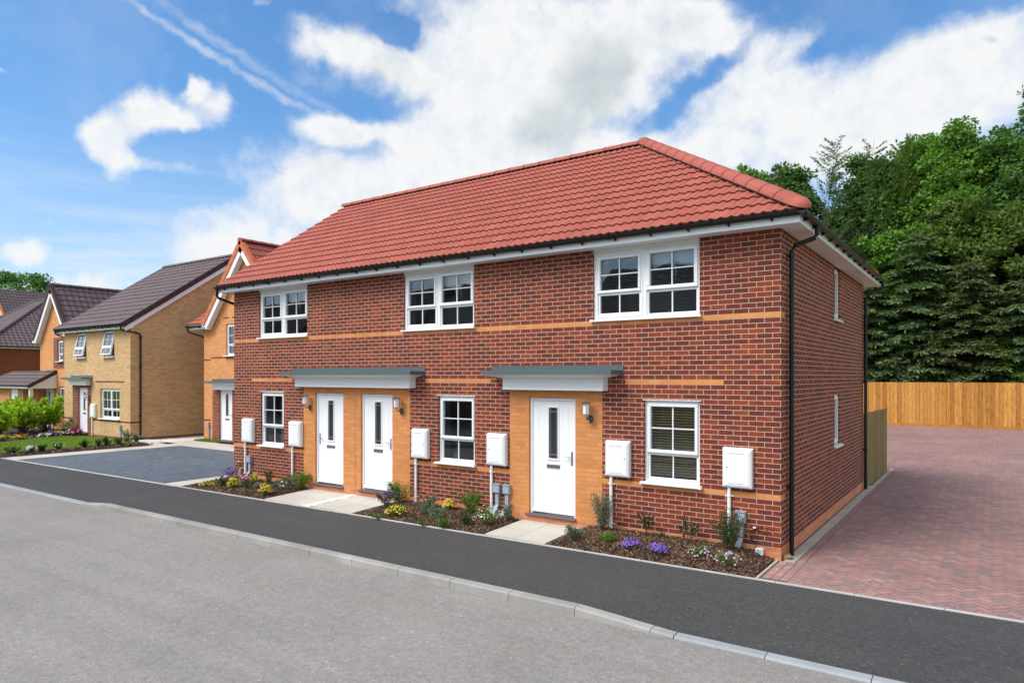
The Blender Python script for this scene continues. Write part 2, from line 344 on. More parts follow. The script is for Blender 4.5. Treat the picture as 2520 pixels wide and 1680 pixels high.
def asphalt(name, lo, hi, speck, ss, bs, sp=.60):
    def f(t):
        oc = coord(t); n = t.noise(oc, ss, 3, .7); n2 = t.noise(oc, ss*.33, 3, .6); big = t.noise(oc, .45, 5, .6)
        v = t.n('ShaderNodeTexVoronoi'); t.put(v.inputs['Vector'], oc); v.inputs['Scale'].default_value = ss*.8
        k = t.math('ADD', t.math('MULTIPLY', n, .65), t.math('MULTIPLY', n2, .35))
        c = t.ramp(k, [(.32, lo), (.52, tuple((a+b)/2 for a, b in zip(lo, hi))), (.7, hi)])
        sepc = t.n('ShaderNodeSeparateColor'); t.put(sepc.inputs[0], v.outputs['Color'])
        c = t.mix(t.math('MULTIPLY', t.rng(sepc.outputs[0], .975, .99), sp), c, speck)
        c = t.mix(1.0, c, t.ramp(big, [(.25, .86), (.5, .98), (.75, 1.06)]), 'MULTIPLY')
        c = t.mix(1.0, c, t.ramp(t.noise(oc, 1.7, 5, .65), [(.35, (1.03,.985,.975)), (.5, (1,1,1)), (.65, (.97,1.0,.985))]), 'MULTIPLY')
        st2 = t.n('ShaderNodeMapping'); t.put(st2.inputs[0], oc); st2.inputs[3].default_value = (.12, 1.6, 1)      # long faint wheel-worn streaks along the street
        c = t.mix(1.0, c, t.ramp(t.noise(st2.outputs[0], 1.4, 4, .6), [(.32, .93), (.6, 1.03)]), 'MULTIPLY')
        h = t.math('ADD', n, t.math('MULTIPLY', v.outputs['Distance'], .5))
        return pbsdf(t, c, .88, h, bs, .006, spec=.3)
    return mat(name, f)
M['road'] = asphalt('road_asphalt', (.170,.154,.140), (.370,.334,.304), (.60,.56,.52), 48, .7, .25)
M['pavement'] = asphalt('pavement_asphalt', (.030,.029,.028), (.100,.095,.092), (.20,.19,.18), 60, .6, .35)
def concrete(name, a, b, scale=4, stain=.25):
    def f(t):
        oc = coord(t); k = t.noise(oc, scale, 6, .65); r = island(t)
        c = t.mix(k, a, b); c = t.mix(1.0, c, t.ramp(r, [(0, .9), (1, 1.05)]), 'MULTIPLY')
        c = t.mix(1.0, c, t.ramp(t.noise(oc, scale*.35, 4, .6), [(.3, 1-stain), (.62, 1.0)]), 'MULTIPLY')
        fine = t.noise(oc, 120, 2); return pbsdf(t, c, .8, fine, .15, .003, spec=.3)
    return mat(name, f)
M['kerb'] = concrete('kerb_concrete', (.30,.288,.262), (.41,.392,.36), 3, .28)
M['kerb_dark'] = concrete('kerb_lowered', (.27,.28,.285), (.36,.375,.38), 3, .12)
M['slab'] = concrete('paving_slab', (.47,.435,.37), (.60,.56,.49), 2.2, .16)
M['edging'] = concrete('edging_concrete', (.45,.44,.41), (.62,.60,.56), 5, .2); M['strip'] = concrete('strip_concrete', (.40,.36,.27), (.52,.47,.37), 5, .3)
M['gravel'] = plain('white_gravel', (.68,.66,.60), .8, var=.25, scale=30)
def blocks(name, stops, rough=.8):
    def f(t):
        oc = coord(t); r = island(t); k = t.math('ADD', t.math('MULTIPLY', r, .75), t.math('MULTIPLY_ADD', t.noise(oc, 14, 4, .6), .5, -.12))
        c = t.ramp(k, stops)
        c = t.mix(1.0, c, t.ramp(t.noise(oc, .35, 5, .6), [(.3, .80), (.7, 1.08)]), 'MULTIPLY')
        fine = t.noise(oc, 110, 2)
        # lime bloom: pale scuffs here and there
        ef = t.rng(t.math('MULTIPLY', t.noise(oc, 1.1, 3), t.noise(oc, 17, 4, .7)), .36, .44, 0, .45)
        c = t.mix(ef, c, (.5,.46,.44))
        return pbsdf(t, c, rough, fine, .2, .003, spec=.35)
    return mat(name, f)
M['red_block'] = blocks('red_block_paving', [(0, (.225,.165,.158)), (.25, (.275,.18,.165)), (.5, (.33,.183,.158)), (.8, (.375,.205,.175)), (1, (.42,.255,.218))])
M['grey_block'] = blocks('grey_block_paving', [(0, (.085,.105,.13)), (.5, (.115,.138,.168)), (1, (.155,.175,.20))])
M['joint'] = plain('joint_sand', (.15,.115,.10), .95, var=.2, scale=20)
M['joint_grey'] = plain('joint_grey', (.10,.11,.12), .95, var=.2, scale=20)
M['soil'] = plain('soil', (.035,.02,.013), .95, var=.5, scale=18)
def islandmat(name, stops, rough=.7, spec=.3, trans=0, nscale=0, hi=None):
    def f(t):
        k = island(t)
        if nscale: k = t.math('ADD', t.math('MULTIPLY', k, .6), t.math('MULTIPLY_ADD', t.noise(coord(t), nscale, 3), .9, -.25))
        c = t.ramp(k, stops); p = pbsdf(t, c, rough, spec=spec)
        if trans:
            tr = t.n('ShaderNodeBsdfTranslucent'); t.put(tr.inputs[0], t.mix(1.0, c, (1.0, 1.15, .6), 'MULTIPLY'))
            mx = t.n('ShaderNodeMixShader'); mx.inputs[0].default_value = trans; t.put(mx.inputs[1], p); t.put(mx.inputs[2], tr.outputs[0]); return mx.outputs[0]
        return p
    return mat(name, f)
M['bark_chip'] = islandmat('bark_chip', [(0, (.030,.018,.012)), (.45, (.07,.038,.023)), (.8, (.15,.085,.05)), (1, (.32,.20,.12))], .9)
def fence_mat(name, a, b):
    def f(t):
        oc = coord(t); r = island(t); st = t.n('ShaderNodeMapping'); t.put(st.inputs[0], oc); st.inputs[3].default_value = (14, 14, 1.2)
        g = t.noise(st.outputs[0], 2.5, 5, .6, dist=.6); c = t.mix(r, a, b)
        c = t.mix(1.0, c, t.ramp(g, [(.3, (.62,.52,.42)), (.6, 1.05)]), 'MULTIPLY')
        v = t.n('ShaderNodeTexVoronoi'); kn = t.n('ShaderNodeMapping'); t.put(kn.inputs[0], oc); kn.inputs[3].default_value = (1, 1, .6)
        t.put(v.inputs['Vector'], kn.outputs[0]); v.inputs['Scale'].default_value = 3.2
        c = t.mix(t.rng(v.outputs['Distance'], .05, .11, .75, 0), c, (.14,.055,.02))
        return pbsdf(t, c, .75, g, .2, .004, spec=.25)
    return mat(name, f)
M['fence'] = fence_mat('fence_timber', (.36,.15,.030), (.60,.295,.070))
M['fence_green'] = fence_mat('treated_timber', (.22,.16,.055), (.28,.21,.08))
M['trunk'] = plain('bark', (.075,.055,.04), .9, var=.4, scale=8)
M['stem'] = plain('stem', (.06,.045,.025), .8)
def leaf(name, stops, trans=.3, ns=0): return islandmat(name, stops, .55, .35, trans, ns)
M['leaf_bright'] = leaf('leaf_bright', [(0, (.065,.15,.02)), (.5, (.12,.25,.03)), (1, (.22,.38,.065))], .4, .35)
M['leaf_mid'] = leaf('leaf_mid', [(0, (.05,.115,.025)), (.5, (.09,.19,.038)), (1, (.17,.29,.07))], .4, .35)
M['leaf_olive'] = leaf('leaf_olive', [(0, (.065,.115,.022)), (.5, (.11,.175,.033)), (1, (.21,.25,.045))], .4, .35)
M['needle'] = leaf('needle_blue', [(0, (.075,.125,.050)), (.5, (.13,.195,.078)), (1, (.22,.30,.13))], .25, .5)
M['needle_olive'] = leaf('needle_olive', [(0, (.075,.10,.038)), (.5, (.13,.16,.06)), (1, (.21,.22,.09))], .25, .5)
M['needle_light'] = leaf('needle_light', [(0, (.08,.14,.03)), (.5, (.14,.22,.045)), (1, (.23,.33,.085))], .3, .5)
M['leaf_laurel'] = leaf('leaf_laurel', [(0, (.15,.27,.018)), (.5, (.36,.53,.035)), (1, (.60,.74,.09))], .5)
M['leaf_grey'] = leaf('leaf_grey', [(0, (.06,.09,.05)), (.5, (.13,.18,.11)), (1, (.26,.31,.22))], .2)
M['leaf_dark'] = leaf('leaf_dark', [(0, (.018,.04,.012)), (.5, (.045,.085,.026)), (1, (.10,.15,.05))], .2)
M['leaf_green'] = leaf('leaf_green', [(0, (.05,.10,.015)), (.5, (.11,.20,.025)), (1, (.24,.35,.05))], .3)
M['leaf_red'] = leaf('leaf_red', [(0, (.05,.02,.02)), (.5, (.12,.04,.04)), (1, (.2,.09,.07))], .3)
M['petal_yellow'] = leaf('petal_yellow', [(0, (.55,.36,.01)), (1, (.85,.66,.04))], .3)
M['petal_purple'] = leaf('petal_purple', [(0, (.13,.05,.42)), (1, (.32,.20,.70))], .3)
M['petal_violet'] = leaf('petal_violet', [(0, (.10,.02,.28)), (1, (.28,.10,.48))], .3)
M['petal_lilac'] = leaf('petal_lilac', [(0, (.45,.28,.55)), (1, (.72,.58,.75))], .3)
M['petal_white'] = leaf('petal_white', [(0, (.7,.7,.68)), (1, (.85,.85,.85))], .3)
M['petal_pink'] = leaf('petal_pink', [(0, (.65,.08,.35)), (1, (.8,.2,.5))], .3)
M['petal_orange'] = leaf('petal_orange', [(0, (.8,.25,.02)), (1, (.9,.4,.04))], .3)
def grass_mat(name):
    def f(t):
        oc = coord(t); n = t.noise(oc, 30, 4, .7); b = t.noise(oc, 1.2, 4, .6)
        c = t.ramp(n, [(.3, (.13,.21,.02)), (.7, (.27,.37,.05))]); c = t.mix(1.0, c, t.ramp(b, [(.3, .8), (.7, 1.15)]), 'MULTIPLY')
        return pbsdf(t, c, .9, n, .6, .02, spec=.1)
    return mat(name, f)
M['grass'] = grass_mat('grass_ground')
M['blade'] = leaf('grass_blade', [(0, (.12,.20,.02)), (1, (.28,.38,.055))], .3)

# ------------------------------------------------------------------ ground
KB = lambda x: -3.27 + .0125*x            # back edge of kerb
PB = lambda x: -1.085 + .0245*x           # back edge of pavement
def drop(x):                              # 1 = kerb raised, 0 = lowered for the drives
    a = min(1, max(0, (x+13.35)/.95)); b = min(1, max(0, (-.25-x)/1.15))
    if x < -13.35: a = 0
    return min(a, b)
RZ = -.085
g = MB(); g.face([(-900,-900,-.16),(900,-900,-.16),(900,900,-.16),(-900,900,-.16)])
tag(g.build('ground', M['grass']), kind='structure')
g = MB()
xs = [-120, -60, -40, -30, -24] + [x*1.0 for x in range(-23, 12)] + [16, 24, 40, 80]
for a, b in zip(xs, xs[1:]): g.face([(a,-9.6,RZ),(b,-9.6,RZ),(b,KB(b)-.13,RZ),(a,KB(a)-.13,RZ)])
tag(g.build('road', M['road']), kind='structure')
# far side of the street: kerb line and verge
g = MB(); g.box(-120, 80, -9.75, -9.6, RZ-.1, .02); tag(g.build('kerb', M['kerb']), kind='structure')
g = MB(); g.face([(-120,-11.6,.012),(80,-11.6,.012),(80,-9.75,.012),(-120,-9.75,.012)]); tag(g.build('pavement', M['pavement']), kind='structure')
g = MB(); step = .25; x = -60.0; N = 8
def pz(x, t): return .0 + (drop(x)*1.0-1)*.062*(t**2.2) if t > 0 else 0.0
xs = [-60, -40, -30] + [round(-26+i*.3, 3) for i in range(104)] + [6, 9, 14, 30, 60]
for a, b in zip(xs, xs[1:]):
    for i in range(N):
        t0, t1 = i/N, (i+1)/N
        y = lambda x, t: PB(x)+(KB(x)-PB(x))*t
        g.face([(a,y(a,t1),pz(a,t1)),(b,y(b,t1),pz(b,t1)),(b,y(b,t0),pz(b,t0)),(a,y(a,t0),pz(a,t0))])
tag(g.build('pavement', M['pavement'], smooth=True), kind='structure')
# kerb stones 0.915 m long
def kerb_run(x0, x1, name, m):
    g = MB(); x = x0
    while x < x1-.01:
        nx = min(x+.915, x1); a, b = x+.004, nx-.004
        top = lambda x: RZ + .026 + drop(x)*.078
        n = 4
        for i in range(n):
            p, q = a+(b-a)*i/n, a+(b-a)*(i+1)/n
            yb = lambda x: KB(x)-.002; yf = lambda x: KB(x)-.128
            g.face([(p,yf(p)+.018,top(p)),(q,yf(q)+.018,top(q)),(q,yb(q),top(q)+.004),(p,yb(p),top(p)+.004)])
            g.face([(p,yf(p),top(p)-.018),(q,yf(q),top(q)-.018),(q,yf(q)+.018,top(q)),(p,yf(p)+.018,top(p))])
            g.face([(p,yf(p)-.006,RZ-.05),(q,yf(q)-.006,RZ-.05),(q,yf(q),top(q)-.018),(p,yf(p),top(p)-.018)])
            g.face([(q,yb(q),top(q)+.004),(q,yb(q),RZ-.05),(p,yb(p),RZ-.05),(p,yb(p),top(p)+.004)])
        for p in (a, b):
            g.face([(p,KB(p)-.134,RZ-.05),(p,KB(p)-.128,top(p)-.018),(p,KB(p)-.11,top(p)),(p,KB(p)-.002,top(p)+.004),(p,KB(p)-.002,RZ-.05)])
        x = nx
    bm_o = g.build(name, m); bm = bmesh.new(); bm.from_mesh(bm_o.data); bmesh.ops.remove_doubles(bm, verts=bm.verts, dist=.0005); bm.to_mesh(bm_o.data); bm.free()
    return tag(bm_o, kind='structure')
kerb_run(-12.4-.915*1, -.25, 'kerb', M['kerb']); kerb_run(-60, -13.32, 'kerb', M['kerb_dark']); kerb_run(-.245, 40, 'kerb', M['kerb_dark'])
# pin kerb along the back of the pavement
g = MB(); x = -23.6
while x < 30:
    nx = x+.915; a, b = x+.003, nx-.003; wd = .05 if x > -14 else .07; h = .012
    P = [(a,PB(a)-wd*.4),(b,PB(b)-wd*.4),(b,PB(b)+wd*.6),(a,PB(a)+wd*.6)]
    g.face([(p[0],p[1],h) for p in P]); g.face([(P[0][0],P[0][1],-.02),(P[1][0],P[1][1],-.02),(P[1][0],P[1][1],h),(P[0][0],P[0][1],h)])
    g.face([(P[3][0],P[3][1],h),(P[2][0],P[2][1],h),(P[2][0],P[2][1],-.02),(P[3][0],P[3][1],-.02)])
    x = nx
tag(g.build('edging_kerb', M['edging']), kind='structure')

# ---- block paving
def herring(name, x0, x1, y0f, y1, z, mt, jm, hole=None, border=True, ang=PI/4, amp=.0007):
    s = .1; gp = .0028; V = []; ca, sa = math.cos(ang), math.sin(ang)
    cx, cy = (x0+x1)/2, y1/2; R = int(math.hypot(x1-x0, y1+3)/s/1.6)+6
    for i in range(-2*R, 2*R):
        for j in range(-R, R):
            px, py = i+2*j, i-2*j
            for (ax, ay, bx, by) in ((0,0,2,1), (0,1,1,3)):
                mx, my = (px+(ax+bx)/2)*s, (py+(ay+by)/2)*s
                wx, wy = cx+mx*ca-my*sa, cy+mx*sa+my*ca
                lo = y0f(wx)
                if not (x0-.1 < wx < x1+.1 and lo-.1 < wy < y1+.1): continue
                if hole and hole(wx, wy): continue
                tz = random.uniform(-1, 1)*amp; tx = random.uniform(-1,1)*amp; q = []
                for (u, v_, k) in ((ax*s+gp, ay*s+gp, -1), (bx*s-gp, ay*s+gp, 0), (bx*s-gp, by*s-gp, 1), (ax*s+gp, by*s-gp, 0)):
                    lx, ly = px*s+u, py*s+v_; q.append((cx+lx*ca-ly*sa, cy+lx*sa+ly*ca, z+tz+tx*k))
                V += q
    V = np.array(V); o = np_mesh(name, V, np.arange(len(V)).reshape(-1, 4), mt); tag(o, kind='structure')
    bm = bmesh.new(); bm.from_mesh(o.data); ya, yb_ = y0f(x0), y0f(x1); dv = Vector((x1-x0, yb_-ya, 0)); nf_ = Vector((dv.y, -dv.x, 0)); bo = .135 if border else .004
    for p_, n_ in (((x0,ya+bo,0), nf_), ((x0,0,0), (-1,0,0)), ((x1,0,0), (1,0,0)), ((0,y1,0), (0,1,0))):
        bmesh.ops.bisect_plane(bm, geom=bm.verts[:]+bm.edges[:]+bm.faces[:], plane_co=Vector(p_), plane_no=Vector(n_), clear_outer=True)
    bm.to_mesh(o.data); bm.free(); V = []
    if border:
        x = x0+.0
        while x < x1:
            a, b = x+.003, x+.197; x += .2
            if hole and hole((a+b)/2, y0f(x)+.1): continue
            V += [(a,y0f(a)+.035,z),(b,y0f(b)+.035,z),(b,y0f(b)+.13,z),(a,y0f(a)+.13,z)]
    if V: V = np.array(V); tag(np_mesh('block_border', V, np.arange(len(V)).reshape(-1, 4), mt), kind='structure')
    return o
RD = lambda x: PB(x)+.0
rd_hole = lambda x, y: (x < .33 and y < 11.3) or (x < .33 and y < 11.3)
herring('block_paving', .315, 7.5, RD, 31.38, .012, M['red_block'], M['joint']); herring('block_paving', -8, .311, lambda x: 11.3, 31.38, .012, M['red_block'], M['joint'], border=False)
g = MB()
g.face([(-.05,PB(0)+.02,.004),(7.6,PB(7.6)+.02,.004),(7.6,31.4,.004),(-.05,31.4,.004)]); g.face([(-8.1,11.3,.004),(-.05,11.3,.004),(-.05,31.4,.004),(-8.1,31.4,.004)])
tag(g.build('paving_bed', M['joint']), kind='structure')
g = MB()       # stretcher course beside the bed and the house
y = -1.0
while y < 11.2:
    for k in (0, 1): 
        a = (.0 if y < -.15 else .2)+k*.105; g.face([(a+.003,y+.003,.013),(a+.1,y+.003,.013),(a+.1,y+.197,.013),(a+.003,y+.197,.013)])
    if y < -.15: g.face([(.213,y+.003,.013),(.31,y+.003,.013),(.31,y+.197,.013),(.213,y+.197,.013)])
    y += .2
tag(g.build('block_border', M['red_block']), kind='structure')
g = MB(); y = -.02
while y < 11.2: g.box(.045 if y < 7.7 else .10, .19, y+.004, y+.911, -.01, .022, skip='b'); y += .915
tag(g.build('edging_strip', M['strip']), kind='structure')
g = MB(); g.box(-.062, -.028, -1.08, -.01, -.02, .022, skip='b'); tag(g.build('edging_strip', M['strip']), kind='structure')
# left drive in grey blocks
herring('grey_block_drive', -22.55, -14.2, lambda x: PB(x)+.04, 3.72, .012, M['grey_block'], M['joint_grey'], amp=.0006)
g = MB(); g.face([(-22.6,PB(-22.6)+.04,.004),(-14.15,PB(-14.15)+.04,.004),(-14.15,3.75,.004),(-22.6,3.75,.004)]); tag(g.build('drive_bed', M['joint_grey']), kind='structure')
def slabs(x0, x1, y0, y1, nx, ny, z=.016, zf=None, name='slab_path'):
    g = MB(); zf = zf or (lambda y: z)
    for i in range(nx):
        for j in range(ny):
            a, b = x0+(x1-x0)*i/nx+.004, x0+(x1-x0)*(i+1)/nx-.004; c, d = y0+(y1-y0)*j/ny+.004, y0+(y1-y0)*(j+1)/ny-.004
            z0, z1 = zf(c), zf(d)
            g.face([(a,c,z0),(b,c,z0),(b,d,z1),(a,d,z1)]); g.face([(a,c,z0-.05),(b,c,z0-.05),(b,c,z0),(a,c,z0)])
            g.face([(a,d,z1),(a,d,z1-.05),(a,c,z0-.05),(a,c,z0)]); g.face([(b,c,z0),(b,c,z0-.05),(b,d,z1-.05),(b,d,z1)])
    o = g.build(name, M['slab']); bm = bmesh.new(); bm.from_mesh(o.data); bmesh.ops.remove_doubles(bm, verts=bm.verts, dist=.0005); bm.to_mesh(o.data); bm.free()
    tag(o, kind='structure'); return o
slabs(-14.12, -13.40, PB(-14)+.05, 9.5, 1, 12); slabs(-23.55, -22.62, PB(-23)+.06, 3.75, 1, 7)
slabs(-24.3, -14.12, 3.76, 5.05, 12, 2); slabs(-25.3, -23.56, 3.2, 4.1, 2, 1)
zf = lambda y: .016 + max(0, (y+1.3)/1.3)*.05
PAT = ((-10.28,-8.98),(-8.76,-7.58),(-4.45,-3.27))
for (a, b) in PAT: slabs(a, b, PB((a+b)/2)+.05, -.004, 2, 2, zf=zf)
g = MB(); g.face([(-10.3,-1.3,.004),(-7.56,-1.3,.004),(-7.56,-.004,.05),(-10.3,-.004,.05)]); g.face([(-4.47,-1.15,.004),(-3.25,-1.15,.004),(-3.25,-.004,.05),(-4.47,-.004,.05)])
tag(g.build('path_bed', M['joint']), kind='structure')
def pebbles(name, pts, r, m, kind='stuff'):
    n = len(pts); P = np.array(pts); base = np.array([(1,0,0),(0,1,0),(-1,0,0),(0,-1,0),(0,0,.8)]); V = []
    F = []; 
    ang = rng.uniform(0, 6.28, n); s = rng.uniform(.6, 1.3, (n, 3))*r
    c, s_ = np.cos(ang), np.sin(ang)
    B = base[None]*s[:, None, :]; X = B[...,0]*c[:,None]-B[...,1]*s_[:,None]; Y = B[...,0]*s_[:,None]+B[...,1]*c[:,None]
    V = np.stack([X, Y, B[...,2]], -1)+P[:,None,:]; V = V.reshape(-1, 3)
    f = np.array([(0,1,4),(1,2,4),(2,3,4),(3,0,4)]); F = (f[None]+np.arange(n)[:,None,None]*5).reshape(-1, 3)
    return tag(np_mesh(name, V, F, m), kind=kind)
pebbles('gravel_strip', [(random.uniform(-8.97,-8.77)+random.gauss(0,.012), y:=random.uniform(-1.3,-.01), zf(y)+.0) for _ in range(900)], .017, M['gravel'])
pebbles('gravel_margin', [(random.gauss(-24.95,.28), random.uniform(4.2,6.6), .02) for _ in range(1400)]+[(random.uniform(-26.1,-25.0), random.uniform(3.6,4.3), .015) for _ in range(500)], .03, M['gravel'])
g = MB(); g.face([(-26.2,4.0,.002),(-24.3,4.0,.002),(-24.3,12,.002),(-26.2,12,.002)]); tag(g.build('gravel_bed', M['gravel']), kind='structure')

# ---- planting beds: heaped soil with chipped bark
def bed(x0, x1, y0f, y1, hf, nchips, name='flower_bed', cs=1.0):
    nx = max(4, int((x1-x0)/.12)); ny = 10; g = MB()
    def P(i, j):
        x = x0+(x1-x0)*i/nx; a = y0f(x)+.035; y = a+(y1-a)*j/ny; e = min(1, min(i, nx-i)/2., j/2.)
        return (x, y, .002+hf(x, j/ny)*e+random.Random(i*131+j).uniform(-.008,.008)*e)
    for i in range(nx):
        for j in range(ny): g.face([P(i,j),P(i+1,j),P(i+1,j+1),P(i,j+1)])
    tag(g.build('soil', M['soil'], smooth=True), kind='structure')
    n = nchips; X = rng.uniform(x0+.02, x1-.02, n); T = rng.uniform(0.0, 1, n); Y0 = np.array([y0f(x)+.05 for x in X]); Y = Y0+(y1-.01-Y0)*T
    E = np.minimum(1, np.minimum(np.minimum(X-x0, x1-X)/.24, T*5)); Z = .010+np.array([hf(x, t) for x, t in zip(X, T)])*E+rng.uniform(0,.014,n)
    L = rng.uniform(.015, .055, n)*cs; Wd = rng.uniform(.005, .014, n)*cs; a = rng.uniform(0, 6.28, n); pt = rng.normal(0, .35, n); ro = rng.normal(0, .5, n)
    d = np.stack([np.cos(a)*np.cos(pt), np.sin(a)*np.cos(pt), np.sin(pt)], -1); s = np.stack([-np.sin(a)*np.cos(ro), np.cos(a)*np.cos(ro), np.sin(ro)], -1)
    C = np.stack([X, Y, Z], -1); u = np.cross(d, s)*.004
    A = d*L[:,None]/1.3; Bv = s*Wd[:,None]
    V = np.stack([C-A-Bv, C+A-Bv*.6, C+A*1.05+Bv, C-A*.9+Bv*.8, C-A-Bv-u*1.5, C+A-Bv*.6-u*1.5, C+A*1.05+Bv-u*1.5, C-A*.9+Bv*.8-u*1.5], 1).reshape(-1, 3)
    f = np.array([(0,1,2,3),(0,4,5,1),(1,5,6,2),(2,6,7,3),(3,7,4,0)]); F = (f[None]+np.arange(n)[:,None,None]*8).reshape(-1, 4)
    tag(np_mesh('bark_chips', V, F, M['bark_chip']), kind='stuff')
hR = lambda x, t: .03+.095*math.sin(min(1, t*1.1)*PI*.55)*(1 if x < -.6 else max(.35, (-.05-x)/.55))
bed(-3.25, -.08, PB, -.003, hR, 9500)
hM = lambda x, t: .02+.07*math.sin(min(1, t*1.1)*PI*.5)
bed(-7.56, -4.47, PB, -.003, hM, 8500); bed(-13.38, -10.30, PB, -.003, hM, 7500)

# ---- neighbours' lawn and borders
LX = -24.85
lawn_poly = [(-40,PB(-30)+.2),(LX+.15,PB(-24)+.05),(-25.15,3.0),(-26.0,3.5),(-30.2,3.55),(-30.6,2.2),(-29.6,.3),(-29.2,-.6),(-31,-1.2),(-40,-1.4)]
g = MB(); g.face([(x,y,.022) for x, y in [(-29.2,PB(-29)+.15),(LX,PB(-24)+.05),(-25.15,3.0),(-26.1,3.45),(-30.4,3.5),(-30.7,2.2),(-29.8,.6),(-29.2,-.4)]])
tag(g.build('lawn', M['grass']), kind='structure')
g = MB(); g.face([(x,y,.012) for x, y in [(-40,PB(-35)+.1),(-23.57,PB(-24)+.03),(-23.57,4.1),(-26.2,4.2),(-26.2,3.6),(-36.5,5),(-45,3)]])
tag(g.build('border_soil', M['soil']), kind='structure')
def blades(name, n, inside, bx, h, z, m):
    P = []
    while len(P) < n:
        x, y = random.uniform(*bx[0]), random.uniform(*bx[1])
        if inside(x, y): P.append((x, y, z))
    P = np.array(P); a = rng.uniform(0, 6.28, n); H = rng.uniform(.5, 1.3, n)*h; w_ = h*.16
    s = np.stack([np.cos(a), np.sin(a), 0*a], -1)*w_; tip = np.stack([rng.normal(0,.35,n)*H, rng.normal(0,.35,n)*H, H], -1)
    V = np.stack([P-s, P+s, P+tip], 1).reshape(-1, 3)
    return tag(np_mesh(name, V, np.arange(n*3).reshape(n, 3), m), kind='stuff')
blades('grass', 26000, lambda x, y: x < LX-.05 and y < 3.4 and not (x < -29.3 and y > (x+29.2)*-1.6-.2+.4 and False) and (x > -29.3-.55*max(0, min(2.2, y))), ((-31,LX),(-1.55,3.45)), .055, .02, M['blade'])
blades('grass', 3500, lambda x, y: True, ((-24.2,-22.7),(5.15,5.75)), .06, .015, M['blade'])
g = MB(); g.face([(-24.3,5.1,.012),(-22.6,5.1,.012),(-22.6,5.8,.012),(-24.3,5.8,.012)]); tag(g.build('lawn', M['grass']), kind='structure')
n = 3200
def chips(n, fx, r=1.8):
    X, Y = fx(n); a = rng.uniform(0, 6.28, n); L = rng.uniform(.02,.06,n)*r; Wd = L*.3
    C = np.stack([X, Y, .02+rng.uniform(0,.03,n)], -1); d = np.stack([np.cos(a), np.sin(a), rng.normal(0,.3,n)], -1); s = np.stack([-np.sin(a), np.cos(a), rng.normal(0,.4,n)], -1)
    A = d*L[:,None]; B = s*Wd[:,None]; V = np.stack([C-A-B, C+A-B, C+A+B, C-A+B], 1).reshape(-1, 3)
    tag(np_mesh('bark_chips', V, np.arange(len(V)).reshape(-1, 4), M['bark_chip']), kind='stuff')
chips(3500, lambda n: ((t := rng.uniform(0, 1, n), x := -30.2-1.3*np.sin(t*3)-rng.uniform(0, 2.6, n))[1], -1.2+t*5.4))
chips(1800, lambda n: (rng.uniform(LX-.1, LX+.95, n), rng.uniform(-1.45, 3.4, n)), 1.0)

# ------------------------------------------------------------------ tiled roofs
def tiled(W_, L_, course=.34, wave=.15, amp=.024, m=0, step=.034, seam=True):
    """tiles on a W_ x L_ slope in (u along eaves, v up slope, h out); returns verts and faces, each course its own strip"""
    nw = int(round(W_/wave)); us = []
    for i in range(nw):
        for k, a in enumerate((0, .22, .42, .60, .80)):
            h = amp*(0, .15, .85, 1.0, .30)[k]; us.append(((i+a)*wave, h))
        if seam and i % 2 == 1: us.append(((i+.985)*wave, .004)); us.append(((i+.995)*wave, -.008))
    us.append((nw*wave, 0)); V = []; F = []; nc = int(math.ceil(L_/course))
    sc_ = W_/(nw*wave)
    for c in range(nc):
        v0, v1 = c*course, min((c+1)*course, L_)+.02
        b = len(V); k = len(us)
        for u, h in us: V.append((u*sc_, v0, h-.002))
        for u, h in us: V.append((u*sc_, v0-.004, h+step))
        for u, h in us: V.append((u*sc_, v0+.012, h+step+.003))
        for u, h in us: V.append((u*sc_, v1, h+.004))
        for r in range(3):
            for i in range(k-1): F.append((b+r*k+i, b+r*k+i+1, b+(r+1)*k+i+1, b+(r+1)*k+i))
    return V, F, nc, len(us)
def slope(name, o, u, v, W_, L_, m, parent, clips=(), **kw):
    """o: eaves corner, u: unit along the eaves, v: unit up the slope; clips: planes (point, normal) whose outer side is cut away"""
    o, u, v = Vector(o), Vector(u).normalized(), Vector(v).normalized(); n = u.cross(v).normalized()
    if n.z < 0: n = -n
    V, F, nc_, k_ = tiled(W_, L_, **kw); me = bpy.data.meshes.new(name)
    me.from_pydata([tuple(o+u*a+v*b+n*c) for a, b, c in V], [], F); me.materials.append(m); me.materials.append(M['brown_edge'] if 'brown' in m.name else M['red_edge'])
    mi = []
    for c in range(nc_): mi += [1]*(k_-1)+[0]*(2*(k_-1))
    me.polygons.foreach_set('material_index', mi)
    bm = bmesh.new(); bm.from_mesh(me)
    for p, nn in clips: bmesh.ops.bisect_plane(bm, geom=bm.verts[:]+bm.edges[:]+bm.faces[:], plane_co=Vector(p), plane_no=Vector(nn), clear_outer=True)
    bm.normal_update()
    for f in bm.faces:
        if f.normal.dot(n) < -.3: f.normal_flip()
    bm.to_mesh(me); bm.free()
    for p in me.polygons: p.use_smooth = True
    try: me.set_sharp_from_angle(angle=math.radians(38))
    except Exception: pass
    return link(name, me, parent)
